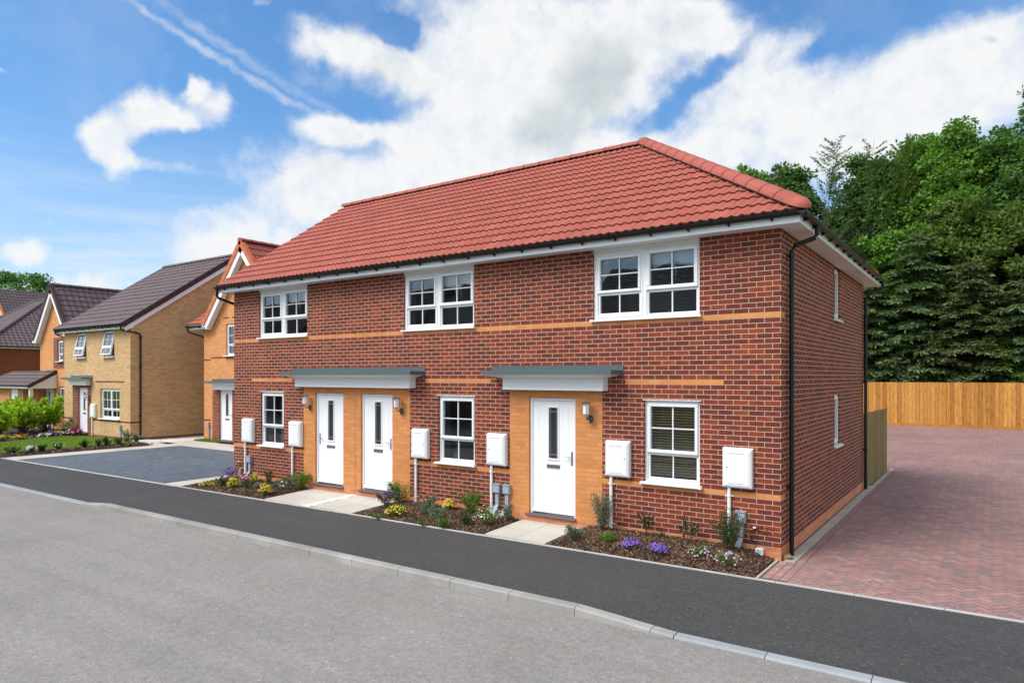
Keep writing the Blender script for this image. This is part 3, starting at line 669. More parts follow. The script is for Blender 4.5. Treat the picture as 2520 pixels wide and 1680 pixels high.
def capping(name, a, b, m, parent, r=.125, seg=.45, end=False, lift=.02, gap=None):
    """half round ridge or hip tiles from a to b"""
    a, b = Vector(a), Vector(b); d = (b-a); L_ = d.length; d.normalize(); s = d.cross(Vector((0,0,1))).normalized(); up = s.cross(d).normalized()
    if up.z < 0: up = -up
    g = MB(); n = max(1, int(round(L_/seg))); ln = L_/n; K = 9
    for i in range(n):
        r0, r1 = r*1.0, r*1.07; p0, p1 = a+d*(i*ln+.004), a+d*((i+1)*ln-.003+.03*0); base = len(g.v)
        for (p, rr) in ((p0, r1), (p1, r0)):
            for k in range(K):
                t = PI*k/(K-1); g.v.append(tuple(p+s*math.cos(t)*rr+up*(math.sin(t)*rr*.82-.04+lift)))
        for k in range(K-1): g.f.append((base+k, base+K+k, base+K+k+1, base+k+1)); g.m.append(0)
        g.f.append(tuple(base+k for k in range(K))); g.m.append(0); g.f.append(tuple(base+K+k for k in range(K-1,-1,-1))); g.m.append(0)
        # dark joint collar
        c0 = a+d*(i*ln-.006); base = len(g.v)
        for (p, rr) in ((c0, r*1.13), (c0+d*.016, r*1.125)):
            for k in range(K):
                t = PI*k/(K-1); g.v.append(tuple(p+s*math.cos(t)*rr+up*(math.sin(t)*rr*.82-.042+lift)))
        for k in range(K-1): g.f.append((base+k, base+K+k, base+K+k+1, base+k+1)); g.m.append(1)
    if end:
        base = len(g.v); Q = 4
        for q in range(Q+1):
            ph = PI/2*q/Q; p = b+d*(math.sin(ph)*r*1.15); rr = r*math.cos(ph)+.001
            for k in range(K):
                t = PI*k/(K-1); g.v.append(tuple(p+s*math.cos(t)*rr+up*(math.sin(t)*rr*.82-.04+lift)))
        for q in range(Q):
            for k in range(K-1): g.f.append((base+q*K+k, base+(q+1)*K+k, base+(q+1)*K+k+1, base+q*K+k+1)); g.m.append(0)
    # dark dry-ridge roll under the tiles
    base = len(g.v); w2 = r*1.04
    for p in (a, b):
        for (x, z) in ((-w2, -.055), (-w2*.8, -.02), (0, 0), (w2*.8, -.02), (w2, -.055)): g.v.append(tuple(p+s*x+up*(z+lift-.0)))
    for k in range(4): g.f.append((base+k, base+5+k, base+6+k, base+1+k)); g.m.append(1)
    o = g.build(name, [m, M['black_felt']], parent, smooth=True)
    try: o.data.set_sharp_from_angle(angle=math.radians(40))
    except Exception: pass
    return o
def gutter(a, b, parent, out, r=.058, brackets=.6, name='gutter'):
    """half round gutter from a to b; out = horizontal unit away from the fascia"""
    a, b, out = Vector(a), Vector(b), Vector(out); d = (b-a).normalized(); g = MB(); K = 9; L_ = (b-a).length
    up = Vector((0,0,1))
    def prof(p, rr): return [p+out*math.cos(PI+PI*k/(K-1))*rr+up*math.sin(PI+PI*k/(K-1))*rr for k in range(K)]
    for (p0, p1, rr) in [(a, b, r)]+[(a+d*t, a+d*(t+.09), r*1.12) for t in np.arange(2.0, L_-1, 3.0)]:
        A, B = prof(p0, rr), prof(p1, rr); A2, B2 = prof(p0, rr-.006), prof(p1, rr-.006); base = len(g.v); g.v += [tuple(x) for x in A+B+A2+B2]
        for k in range(K-1):
            g.f.append((base+k, base+k+1, base+K+k+1, base+K+k)); g.m.append(0); g.f.append((base+2*K+k, base+3*K+k, base+3*K+k+1, base+2*K+k+1)); g.m.append(0)
        for k in (0, K-1): g.f.append((base+k, base+K+k, base+3*K+k, base+2*K+k)); g.m.append(0)
        for bb in (base, base+K): g.f.append(tuple(bb+k for k in range(K))); g.m.append(0)
    go = g.build(name, M['black'], parent)
    if brackets:
        t = .35
        while t < L_-.1:
            g = MB(); p = a+d*t; base = len(g.v)
            A = prof(p-d*.012, r+.006)+[p-d*.012-out*(r+.012)+up*-.02, p-d*.012-out*(r+.012)-up*.14, p-d*.012-out*(r-.01)-up*.14]
            A = prof(p-d*.012, r+.008); B = prof(p+d*.012, r+.008); g.v += [tuple(x) for x in A+B]
            for k in range(K-1): g.f.append((base+k, base+k+1, base+K+k+1, base+K+k)); g.m.append(0)
            # stay down to the fascia
            q = p-out*(r*.95)-d*.012
            g.obox(q-up*.088, d*.024, out*.022, up*.088); base = len(g.v)
            tri = [p-out*r*.95-up*.088, p-out*r*.95-up*.03, p+out*.02-up*(r+.004)]
            g.v += [tuple(x-d*.012) for x in tri]+[tuple(x+d*.012) for x in tri]
            for f in ((0,1,2),(5,4,3),(0,2,5,3),(1,4,5,2),(0,3,4,1)): g.f.append(tuple(base+k for k in f)); g.m.append(0)
            t += brackets; g.build('gutter_bracket', M['black'], go)
    return go
def downpipe(path, parent, clips=(), out=(1,0,0), r=.034):
    g = MB(); g.tube(path, r, 12); o = g.build('downpipe', M['black'], parent, smooth=True)
    try: o.data.set_sharp_from_angle(angle=math.radians(50))
    except Exception: pass
    if clips:
        out = Vector(out); sd_ = out.cross(Vector((0,0,1)))
        for z in clips:
            g = MB(); p = Vector((path[-1][0], path[-1][1], z)); g.tube([p-Vector((0,0,.02)), p+Vector((0,0,.02))], r*1.3, 12); g.obox(p-out*r*1.6-sd_*.065-Vector((0,0,.012)), sd_*.13, out*r*.8, (0,0,.024)); g.build('pipe_clip', M['black'], o)
    return o

# ------------------------------------------------------------------ walls
def wall_y(g, y, x0, x1, z0, z1, holes=(), zones=(), base=0, reveal=.1, rev_mat=None, facing=-1):
    """wall in the plane y with rectangular openings; zones: (x0,x1,z0,z1,mat) with the last one winning"""
    X = sorted({x0, x1, *[h[i] for h in holes for i in (0, 1)], *[min(max(q[i], x0), x1) for q in zones for i in (0, 1)]})
    Z = sorted({z0, z1, *[h[i] for h in holes for i in (2, 3)], *[min(max(q[i], z0), z1) for q in zones for i in (2, 3)]})
    for a, b in zip(X, X[1:]):
        for c, d in zip(Z, Z[1:]):
            mx, mz = (a+b)/2, (c+d)/2
            if any(h[0] < mx < h[1] and h[2] < mz < h[3] for h in holes): continue
            m = base
            for q in zones:
                if q[0] <= mx <= q[1] and q[2] <= mz <= q[3]: m = q[4]
            P = [(a,y,c),(b,y,c),(b,y,d),(a,y,d)]
            g.face(P if facing < 0 else P[::-1], m)
    yi = y-facing*reveal
    for h in holes:
        m = rev_mat if rev_mat is not None else base
        mz = (h[2]+h[3])/2
        for q in zones:
            if q[0] <= h[0]-.01 <= q[1] and q[2] <= mz <= q[3]: m = q[4]
        a, b, c, d = h
        for P in ([(a,y,c),(a,y,d),(a,yi,d),(a,yi,c)], [(b,y,c),(b,yi,c),(b,yi,d),(b,y,d)], [(a,y,d),(b,y,d),(b,yi,d),(a,yi,d)], [(a,y,c),(a,yi,c),(b,yi,c),(b,y,c)]): g.face(P, m)
    return g
def sash(g, gl, x0, x1, z0, z1, y, fw_, cols, rows, proud=.0, bar=.018):
    """one glazed light: frame, glazing bars, pane"""
    b = .010
    for (a, c, d, e) in ((x0,x1,z1-fw_,z1),(x0,x1,z0,z0+fw_),(x0,x0+fw_,z0+fw_,z1-fw_),(x1-fw_,x1,z0+fw_,z1-fw_)): g.bbox(a, c, y-proud, y+.05, d, e, b)
    X0, X1, Z0, Z1 = x0+fw_, x1-fw_, z0+fw_, z1-fw_
    for i in range(1, cols): x = X0+(X1-X0)*i/cols; g.box(x-bar/2, x+bar/2, y+.012, y+.03, Z0, Z1)
    for i in range(1, rows): z = Z0+(Z1-Z0)*i/rows; g.box(X0, X1, y+.013, y+.029, z-bar/2, z+bar/2)
    gl.face([(X0,y+.033,Z0),(X1,y+.033,Z0),(X1,y+.033,Z1),(X0,y+.033,Z1)])
def room(parent, x0, x1, z0, z1, y, depth=1.6, dark=False):
    g = MB(); a, b, c, d = x0-.0, x1+.0, z0, z1; y1 = y+depth
    m = 0
    g.face([(a,y,c),(a,y+.22,c),(a,y+.22,d),(a,y,d)], 0); g.face([(b,y,c),(b,y,d),(b,y+.22,d),(b,y+.22,c)], 0)
    g.face([(a,y,c),(b,y,c),(b,y+.22,c),(a,y+.22,c)], 0); g.face([(a,y,d),(a,y+.22,d),(b,y+.22,d),(b,y,d)], 0)
    A, B, C_, D = a-.35, b+.35, c-.5, d+.04
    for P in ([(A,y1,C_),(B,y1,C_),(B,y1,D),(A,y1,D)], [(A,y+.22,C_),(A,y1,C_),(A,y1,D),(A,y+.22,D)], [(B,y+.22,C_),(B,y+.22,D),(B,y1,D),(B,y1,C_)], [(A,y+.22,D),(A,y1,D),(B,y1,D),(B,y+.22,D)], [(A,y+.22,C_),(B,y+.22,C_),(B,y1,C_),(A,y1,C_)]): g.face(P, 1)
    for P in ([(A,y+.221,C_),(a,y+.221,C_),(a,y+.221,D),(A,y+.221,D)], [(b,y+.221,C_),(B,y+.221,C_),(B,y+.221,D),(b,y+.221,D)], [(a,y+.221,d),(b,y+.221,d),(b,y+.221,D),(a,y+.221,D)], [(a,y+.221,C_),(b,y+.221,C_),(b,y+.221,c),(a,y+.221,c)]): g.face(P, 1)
    return g.build('room_interior', [M['room'], M['room_dark']], parent)
def sill(parent, x0, x1, z, y=0, out=.06, h=.028, mat_=None):
    g = MB(); g.face([(x0,y-out,z-h),(x1,y-out,z-h),(x1,y-out,z-.006),(x0,y-out,z-.006)]); g.face([(x0,y-out,z-.006),(x1,y-out,z-.006),(x1,y+.06,z+.012),(x0,y+.06,z+.012)])
    g.face([(x0,y-out,z-h),(x0,y-out,z-.006),(x0,y+.0,z+.006),(x0,y,z-h)]); g.face([(x1,y-out,z-h),(x1,y,z-h),(x1,y,z+.006),(x1,y-out,z-.006)]); g.face([(x0,y-out,z-h),(x0,y,z-h),(x1,y,z-h),(x1,y-out,z-h)])
    g.box(x1-.03, x1+.004, y-out-.004, y-.001, z-h-.004, z+.008); g.box(x0-.004, x0+.03, y-out-.004, y-.001, z-h-.004, z+.008)
    return g.build('sill', mat_ or M['white'], parent)

# ------------------------------------------------------------------ main terrace
LXM = -13.36; DM = 7.6; SZ = 4.75
house = empty('terraced_house', (-6.7, 3.8, 0), 'long red brick terrace with red tiled roof and three white front doors', 'house')
WIN_UP = [(-12.30,-10.47), (-7.40,-5.57), (-3.02,-1.19)]
WIN_LO = [(-12.25,-11.335), (-6.47,-5.555), (-2.10,-1.185)]
DOORS = [(-10.19,-9.24), (-8.68,-7.73), (-4.32,-3.365)]
holes = [(a, b, 3.56, SZ) for a, b in WIN_UP]+[(a, b, .94, 2.262) for a, b in WIN_LO]+[(a, b, .19, 2.262) for a, b in DOORS]
zones = [(LXM, 0, -.2, .1875, 2), (LXM, 0, .8625, .9375, 1), (LXM, 0, 3.4875, 3.5625, 1),
         (-12.61,-11.03, 2.5125, 2.5875, 1), (-6.81,-5.19, 2.5125, 2.5875, 1), (-2.43,-.82, 2.5125, 2.5875, 1),
         (-10.6,-7.23, .1875, 2.45, 1), (-4.74,-2.85, .1875, 2.45, 1)]
g = MB(); wall_y(g, 0, LXM, 0, -.2, SZ, holes, zones)
# gable/side walls: right side with two narrow windows, rear, left gable
def wall_x(g, x, y0, y1, z0, z1, holes=(), zones=(), sgn=1, reveal=.1):
    Y = sorted({y0, y1, *[h[i] for h in holes for i in (0, 1)]}); Z = sorted({z0, z1, *[h[i] for h in holes for i in (2, 3)], *[q[i] for q in zones for i in (2, 3) if z0 < q[i] < z1]})
    Y = sorted({*Y, *[q[i] for q in zones for i in (0, 1) if y0 < q[i] < y1]})
    for a, b in zip(Y, Y[1:]):
        for c, d in zip(Z, Z[1:]):
            my, mz = (a+b)/2, (c+d)/2
            if any(h[0] < my < h[1] and h[2] < mz < h[3] for h in holes): continue
            m = 0
            for q in zones:
                if q[0] <= my <= q[1] and q[2] <= mz <= q[3]: m = q[4]
            P = [(x,a,c),(x,b,c),(x,b,d),(x,a,d)]; g.face(P if sgn > 0 else P[::-1], m)
    xi = x-sgn*reveal
    for a, b, c, d in holes:
        for P in ([(x,a,c),(x,a,d),(xi,a,d),(xi,a,c)], [(x,b,c),(xi,b,c),(xi,b,d),(x,b,d)], [(x,a,d),(x,b,d),(xi,b,d),(xi,a,d)], [(x,a,c),(xi,a,c),(xi,b,c),(x,b,c)]): g.face(P, 0)
SW = [(4.02, 4.62, 3.72, SZ), (4.02, 4.62, 1.30, 2.29)]
wall_x(g, 0, 0, DM, -.2, SZ, SW, [(0, DM, -.2, .1875, 2), (0, .225, .8625, .9375, 1), (0, .225, 3.4875, 3.5625, 1)])
g.face([(0,DM,-.2),(LXM,DM,-.2),(LXM,DM,SZ),(0,DM,SZ)], 0)
g.face([(LXM,DM,-.2),(LXM,0,-.2),(LXM,0,.1875),(LXM,DM,.1875)], 2); g.face([(LXM,DM,.1875),(LXM,0,.1875),(LXM,0,SZ),(LXM,3.8,7.55),(LXM,DM,SZ)], 0)
g.build('wall', [M['red_brick'], M['orange_brick'], M['plinth_brick']], house)
g = MB(); g.box(-8.856, -8.846, -.002, .004, 2.83, SZ); g.box(-8.856, -8.846, -.002, .004, .03, 2.40)
g.build('movement_joint', plain('mastic', (.28,.10,.05), .7), house)
# eaves: fascia and soffit
EO = .30
g = MB()
g.face([(LXM-.12,-EO,SZ),(EO,-EO,SZ),(0,0,SZ),(LXM-.12,0,SZ)]); g.face([(EO,-EO,SZ),(EO,DM+EO,SZ),(0,DM,SZ),(0,0,SZ)]); g.face([(LXM-.12,DM,SZ),(0,DM,SZ),(EO,DM+EO,SZ),(LXM-.12,DM+EO,SZ)])
for (a, b) in WIN_UP: g.box(a+.004, b-.004, -.001, .05, 4.70, SZ-.002, skip='t')
g.build('soffit', M['white_soffit'], house)
g = MB()
g.box(LXM-.12, EO+.016, -EO-.016, -EO, SZ-.012, 4.91); g.box(EO, EO+.016, -EO+.001, DM+EO, SZ-.012, 4.91); g.box(LXM-.12, EO+.016, DM+EO+.001, DM+EO+.016, SZ-.012, 4.91)
g.box(LXM-.136, LXM-.121, -EO-.016, .25, SZ-.012, 4.95); g.box(LXM-.12, LXM-.01, -.001, .25, SZ-.01, SZ+.2)
g.box(-6.02, -5.98, -EO-.019, -EO-.0165, SZ-.013, 4.9); g.box(-10.92, -10.88, -EO-.019, -EO-.0165, SZ-.013, 4.9); g.box(EO-.06, EO+.019, -EO-.019, -EO-.0165, SZ-.013, 4.9)
g.build('fascia', M['white'], house)
EY = -.385; EZ = 4.885; RY = 3.8; PITCH = math.atan2(7.73-EZ, RY-EY); SLL = (RY-EY)/math.cos(PITCH); cp, sp_ = math.cos(PITCH), math.sin(PITCH)
EX = .385; LV = LXM-.17
roof_empty = None
hipn = Vector((1, -1, 0)).normalized()      # plan normal of the front-right hip (through the eaves corner)
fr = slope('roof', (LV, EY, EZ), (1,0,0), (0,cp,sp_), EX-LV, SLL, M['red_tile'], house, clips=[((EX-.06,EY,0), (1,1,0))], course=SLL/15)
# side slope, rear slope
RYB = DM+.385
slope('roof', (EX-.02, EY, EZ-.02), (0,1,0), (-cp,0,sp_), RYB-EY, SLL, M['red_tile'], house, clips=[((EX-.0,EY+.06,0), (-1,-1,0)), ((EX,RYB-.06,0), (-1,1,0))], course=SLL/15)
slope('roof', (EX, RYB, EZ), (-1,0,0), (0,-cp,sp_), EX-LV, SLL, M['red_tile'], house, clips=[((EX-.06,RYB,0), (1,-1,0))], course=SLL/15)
g = MB()          # felt under the tiles
z0 = EZ-.02; rz = 7.74-.02; hx = EX-(RY-EY)
g.face([(LV+.05,EY+.06,z0),(EX-.06,EY+.06,z0),(hx,RY,rz),(LV+.05,RY,rz)]); g.face([(EX-.06,EY+.06,z0),(EX-.06,RYB-.06,z0),(hx,RY,rz)]); g.face([(EX-.06,RYB-.06,z0),(LV+.05,RYB-.06,z0),(LV+.05,RY,rz),(hx,RY,rz)])
g.build('roof_felt', M['black_felt'], fr)
# left verge units, one per course, stepped
g = MB(); nrm = Vector((0,-sp_,cp)); 
for s_, y_, c_ in ((1, EY, cp), (-1, RYB, cp)):
    for i in range(15):
        v0, v1 = i*SLL/15, (i+1)*SLL/15+.03; nn = Vector((0,-sp_*s_,cp)); vv = Vector((0,cp*s_,sp_)); o = Vector((LV-.03,y_,EZ))+vv*v0-nn*.12
        g.obox(o, (.045,0,0), vv*(v1-v0-.03), nn*.125)
g.build('verge_units', M['red_tile'], fr)
ap = Vector((hx, RY, 7.74))
capping('ridge_tiles', (LV-.02, RY, 7.745), (hx-.05, RY, 7.745), M['red_tile'], fr, r=.125, lift=.032)
capping('hip_tiles', tuple(ap+Vector((0,0,.01))), (EX-.07, EY+.07, EZ+.075), M['red_tile'], fr, r=.150, lift=.045, end=True, seg=.44)
capping('hip_tiles', tuple(ap+Vector((0,0,.01))), (EX-.22, RYB-.22, EZ+.16), M['red_tile'], fr, r=.14, lift=.02, end=True, seg=.44)
GZ = 4.876; GO = -EO-.016-.062
gutter((LV-.06, GO, GZ), (EO+.016+.118, GO, GZ), house, (0,-1,0))
gutter((-GO, GO-.056, GZ), (-GO, DM-GO+.02, GZ), house, (1,0,0), brackets=.6)
downpipe([(.378,.52,GZ-.04),(.378,.52,4.70),(.35,.50,4.65),(.10,.38,4.55),(.062,.36,4.48),(.062,.36,.01)], house, (4.40,2.55,1.02))
downpipe([(.378,7.80,GZ-.04),(.378,7.80,4.70),(.35,7.78,4.65),(.10,7.52,4.53),(.062,7.48,4.46),(.062,7.48,.01)], house, (4.35,2.5,.95))
downpipe([(LXM-.16,GO,GZ-.04),(LXM-.16,GO,4.66),(LXM-.15,GO+.05,4.60),(LXM-.075,.30,4.42),(LXM-.06,.36,4.34),(LXM-.06,.36,.01)], house)
# windows
for k, (a, b) in enumerate(WIN_UP):
    y = .035; g = MB(); gl = MB(); mid = (a+b)/2+.0; z0, z1, zt = 3.575, 4.70, 3.985
    for P in ((a, a+.035, z0, z1), (b-.035, b, z0, z1), (mid-.03, mid+.03, z0, z1)): g.box(P[0], P[1], y, y+.07, P[2], P[3])
    g.box(a+.035, mid-.03, y+.001, y+.07, z0, z0+.035); g.box(mid+.03, b-.035, y+.001, y+.07, z0, z0+.035); g.box(a+.035, mid-.03, y+.001, y+.07, z1-.04, z1); g.box(mid+.03, b-.035, y+.001, y+.07, z1-.04, z1)
    # left half: one opening casement with a transom; right half: opening light over a fixed light
    L0, L1, R0, R1 = a+.035, mid-.03, mid+.03, b-.035
    for P in ((L0, L0+.035, z0+.036, z1-.041), (L1-.035, L1, z0+.036, z1-.041)): g.bbox(P[0], P[1], y-.012, y+.05, P[2], P[3], .008)
    g.bbox(L0+.036, L1-.036, y-.012, y+.05, z0+.036, z0+.072, .008); g.bbox(L0+.036, L1-.036, y-.012, y+.05, z1-.075, z1-.041, .008)
    sash(g, gl, L0+.036, L1-.036, zt+.03, z1-.076, y-.004, .048, 2, 2, .02); sash(g, gl, L0+.036, L1-.036, z0+.073, zt+.029, y+.008, .036, 2, 1, .0)
    sash(g, gl, R0, R1, zt+.03, z1-.041, y-.004, .062, 2, 2, .02); sash(g, gl, R0, R1, z0+.036, zt+.029, y+.012, .034, 2, 1, .0)
    wi = g.build('window', M['white'], house); gl.build('pane', M['glass'], wi)
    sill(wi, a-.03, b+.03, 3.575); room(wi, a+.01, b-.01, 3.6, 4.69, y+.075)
    # rolled-up cloth blind tied in the middle behind the right light
    for (p, q, dr) in ((L0+.08, L1-.06, .08), (R0+.05, R1-.05, .22)):
        m_ = MB(); nx = 12; base = len(m_.v)
        for i in range(nx+1):
            t = i/nx; x = p+(q-p)*t; sag = math.sin(t*PI)
            for j in range(6):
                s_ = j/5; m_.v.append((x, y+.13+.05*math.sin(s_*PI)+.012*math.sin(i*2.1+j), 4.66-s_*(dr+.07*(1-sag)+.015*math.sin(i*1.7))))
        for i in range(nx):
            for j in range(5): m_.f.append((i*6+j, i*6+j+1, (i+1)*6+j+1, (i+1)*6+j)); m_.m.append(0)
        if dr > .1:
            xm = (p+q)/2-.03; m_.tube([(xm, y+.10, 4.62-.02), (xm+.01, y+.09, 4.52), (xm-.005, y+.10, 4.42), (xm+.02, y+.11, 4.22)], [.02,.035,.02,.006], 8)
            m_.tube([(xm+.02, y+.10, 4.43), (xm+.06, y+.11, 4.30), (xm+.05, y+.11, 4.14)], [.016,.012,.004], 6)
        m_.build('blind', M['cloth'], wi, smooth=True)
for k, (a, b) in enumerate(WIN_LO):
    y = .05; g = MB(); gl = MB(); z0, z1, zt = .955, 2.255, 1.40
    g.box(a, a+.04, y, y+.07, z0, z1); g.box(b-.04, b, y, y+.07, z0, z1); g.box(a+.04, b-.04, y+.001, y+.07, z0, z0+.04); g.box(a+.04, b-.04, y+.001, y+.07, z1-.045, z1)
    sash(g, gl, a+.04, b-.04, zt+.02, z1-.045, y-.004, .055, 2, 2, .02); sash(g, gl, a+.04, b-.04, z0+.04, zt+.019, y+.014, .036, 2, 1, .0)
    g.box(a-.02, b+.02, -.012, .05, 2.256, 2.268)
    wi = g.build('window', M['white'], house); gl.build('pane', M['glass'], wi); sill(wi, a-.04, b+.04, .955, out=.075)
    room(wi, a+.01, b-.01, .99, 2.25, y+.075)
    if k == 2:
        m_ = MB(); z = 1.06
        while z < 2.2:
            m_.obox((a+.03, y+.10, z), (b-a-.06,0,0), (0,.020,.019), (0,0,.0025)); z += .042
        for x in (a+.2, (a+b)/2+.2, b-.15): m_.box(x, x+.003, y+.113, y+.116, 1.04, 2.21)
        m_.box(a+.03, b-.03, y+.09, y+.14, 2.19, 2.24); m_.build('venetian_blind', M['blind'], wi)
    if k == 0:
        m_ = MB(); base = 0; n = 26; x0_, x1_ = a+.33, a+.60
        for i in range(n+1):
            x = x0_+(x1_-x0_)*i/n
            for z, kx in ((.80, 1), (1.3, .8), (1.8, .92), (2.24, 1)): m_.v.append((x0_+(x-x0_)*kx, y+.30+.018*math.sin(i*1.3), z))
        for i in range(n):
            for j in range(3): m_.f.append((i*4+j, (i+1)*4+j, (i+1)*4+j+1, i*4+j+1)); m_.m.append(0)
        m_.build('curtain', M['cloth'], wi, smooth=True)
for (y0, y1, z0, z1) in SW:
    g = MB(); z0 += .02; x = -.045; z1 = min(z1, 4.72)
    g.box(x-.07, x, y0, y0+.05, z0, z1); g.box(x-.07, x, y1-.05, y1, z0, z1); g.box(x-.07, x-.001, y0+.05, y1-.05, z0, z0+.05); g.box(x-.07, x-.001, y0+.05, y1-.05, z1-.05, z1)
    g.box(x-.06, x+.015, y0+.05, y0+.10, z0+.05, z1-.05); g.box(x-.06, x+.015, y1-.10, y1-.05, z0+.05, z1-.05); g.box(x-.06, x+.014, y0+.10, y1-.10, z0+.05, z0+.1); g.box(x-.06, x+.014, y0+.10, y1-.10, z1-.1, z1-.05)
    wi = g.build('window', M['white'], house); gl = MB(); gl.face([(x-.03,y0+.1,z0+.1),(x-.03,y1-.1,z0+.1),(x-.03,y1-.1,z1-.1),(x-.03,y0+.1,z1-.1)]); gl.build('pane', M['door_glass'], wi)
    g = MB(); g.box(-.05, .055, y0-.04, y1+.04, z0-.045, z0-.012); g.build('sill', M['white'], wi)
# doors
def door(parent, a, b, z0, z1, y, hs, mt=None, small=False):
    g = MB(); f = .052
    g.bbox(a, a+f, y-.01, y+.07, z0, z1, .008); g.bbox(b-f, b, y-.01, y+.07, z0, z1, .008); g.bbox(a+f, b-f, y-.009, y+.07, z1-f, z1, .008)
    fr_ = g.build('door_frame', M['white'], parent)
    g = MB(); A, B, C_, D = a+f+.004, b-f-.004, z0+.045, z1-f-.004; w_ = B-A; cx = (A+B)/2-.0
    ga, gb, gc, gd = cx-.09, cx+.09, z0+1.00, z1-.175
    # leaf as a grid with the glazed slot left open
    X = [A, ga-.045, ga, gb, gb+.045, B]; Z = [C_, gc-.045, gc, gd, gd+.045, D]; yy = y+.012
    for i in range(5):
        for j in range(5):
            if i == 2 and j == 2: continue
            g.face([(X[i],yy,Z[j]),(X[i+1],yy,Z[j]),(X[i+1],yy,Z[j+1]),(X[i],yy,Z[j+1])])
    # raised glazing bead and shallow moulded panels
    for (p, q, r, s_) in ((ga-.03,gb+.03,gd,gd+.03),(ga-.03,gb+.03,gc-.03,gc),(ga-.03,ga,gc,gd),(gb,gb+.03,gc,gd)): g.bbox(p, q, yy-.016, yy+.02, r, s_, .006)
    for (p, q, r, s_) in ((A+.12, cx-.17, gc-.02, gd+.05), (cx+.17, B-.12, gc-.02, gd+.05), (A+.14, B-.14, C_+.17, gc-.24)):
        if q-p < .06: continue
        for (e0, e1, h0, h1) in ((p,q,s_-.012,s_),(p,q,r,r+.012),(p,p+.012,r+.012,s_-.012),(q-.012,q,r+.012,s_-.012)): g.bbox(e0, e1, yy-.0045, yy, h0, h1, .004)
    g.box(A, B, yy-.02, yy+.0, C_-.004, C_+.05)
    dr = g.build('door', M['door_white'], parent, bevel=0)
    g = MB(); g.face([(ga,yy+.006,gc),(gb,yy+.006,gc),(gb,yy+.006,gd),(ga,yy+.006,gd)]); g.build('glazed_panel', M['door_glass'], dr)
    g = MB()
    for x in (ga+.032, gb-.032): g.box(x-.003, x+.003, yy+.001, yy+.004, gc, gd)
    for z in (gc+.06, gd-.06, gc+.075, gd-.075): g.box(ga, gb, yy+.0005, yy+.0045, z-.003, z+.003)
    g.build('lead_bars', M['lead'], dr)
    g = MB(); zl = z0+.86; g.bbox(cx-.135, cx+.135, yy-.014, yy, zl-.035, zl+.035, .006); g.bbox(cx-.12, cx+.12, yy-.022, yy-.0141, zl-.022, zl+.022, .004); g.build('letterbox', M['chrome'], dr)
    hx_ = B-.045 if hs > 0 else A+.045; zh = z0+1.02; g = MB()
    g.bbox(hx_-.016, hx_+.016, yy-.01, yy, zh-.12, zh+.12, .004); g.tube([(hx_, yy, zh+.03), (hx_, yy-.045, zh+.03), (hx_-hs*.02, yy-.055, zh+.03), (hx_-hs*.12, yy-.055, zh+.032)], .009, 8); g.disc((hx_,yy-.016,zh-.06),(0,1,0),.012,.008,10)
    g.build('handle', M['chrome'], dr)
    g = MB(); g.box(A, B, yy-.03, yy+.01, z0+.012, z0+.028); g.box(a+f, b-f, y-.005, y+.07, z0, z0+.0115); g.build('threshold', M['steel'], parent)
    g = MB(); g.bbox(a-.05, b+.02, -.055 if parent is house else y-.15, y-.012, z0-.032, z0-.001, .008); g.build('doorstep', M['sill_brown'], parent)
for (a, b), hs in zip(DOORS, (-1, 1, 1)): door(house, a, b, .195, 2.26, .05, hs)
# canopies
def canopy(parent, a, b, ba, bb, z=2.66, y=0, dep=.42):
    """flat grey canopy a..b with the white box ba..bb beneath it"""
    g = MB(); g.box(a, b, y-.014, y-.001, z, z+.165)
    g.box(a+.06, b-.02, y-dep, y-.0145, z+.005, z+.078); g.box(a+.055, b-.26, y-dep-.004, y-dep-.0002, z+.003, z+.08)
    c = g.build('canopy', M['grey_metal'], parent)
    g = MB(); t = a+.12
    while t < b: g = MB(); g.disc((t, y-.0145, z+.135), (0,-1,0), .010, .005, 8); g.build('bolt', M['steel'], c); t += .62
    g = MB(); zt = z+.0045; zb = z-.06
    # sloping white soffit and box
    g.face([(a+.07,y-dep+.01,zt),(b-.03,y-dep+.01,zt),(bb,y-.17,zb),(ba,y-.17,zb)]); g.face([(b-.03,y-dep+.01,zt),(b-.03,y-.002,zt),(bb,y-.002,zb),(bb,y-.17,zb)]); g.face([(a+.07,y-.002,zt),(a+.07,y-dep+.01,zt),(ba,y-.17,zb),(ba,y-.002,zb)])
    g.box(ba, bb, y-.17, y-.002, z-.255, zb, skip='t'); g.box(bb, bb+.016, y-.185, y-.002, z-.262, zb+.004); g.box(ba+.0, bb, y-.185, y-.1705, z-.262, z-.245)
    g.build('canopy_box', M['white'], c)
canopy(house, -11.0, -6.81, -10.70, -7.09); canopy(house, -5.15, -2.46, -4.78, -2.76)
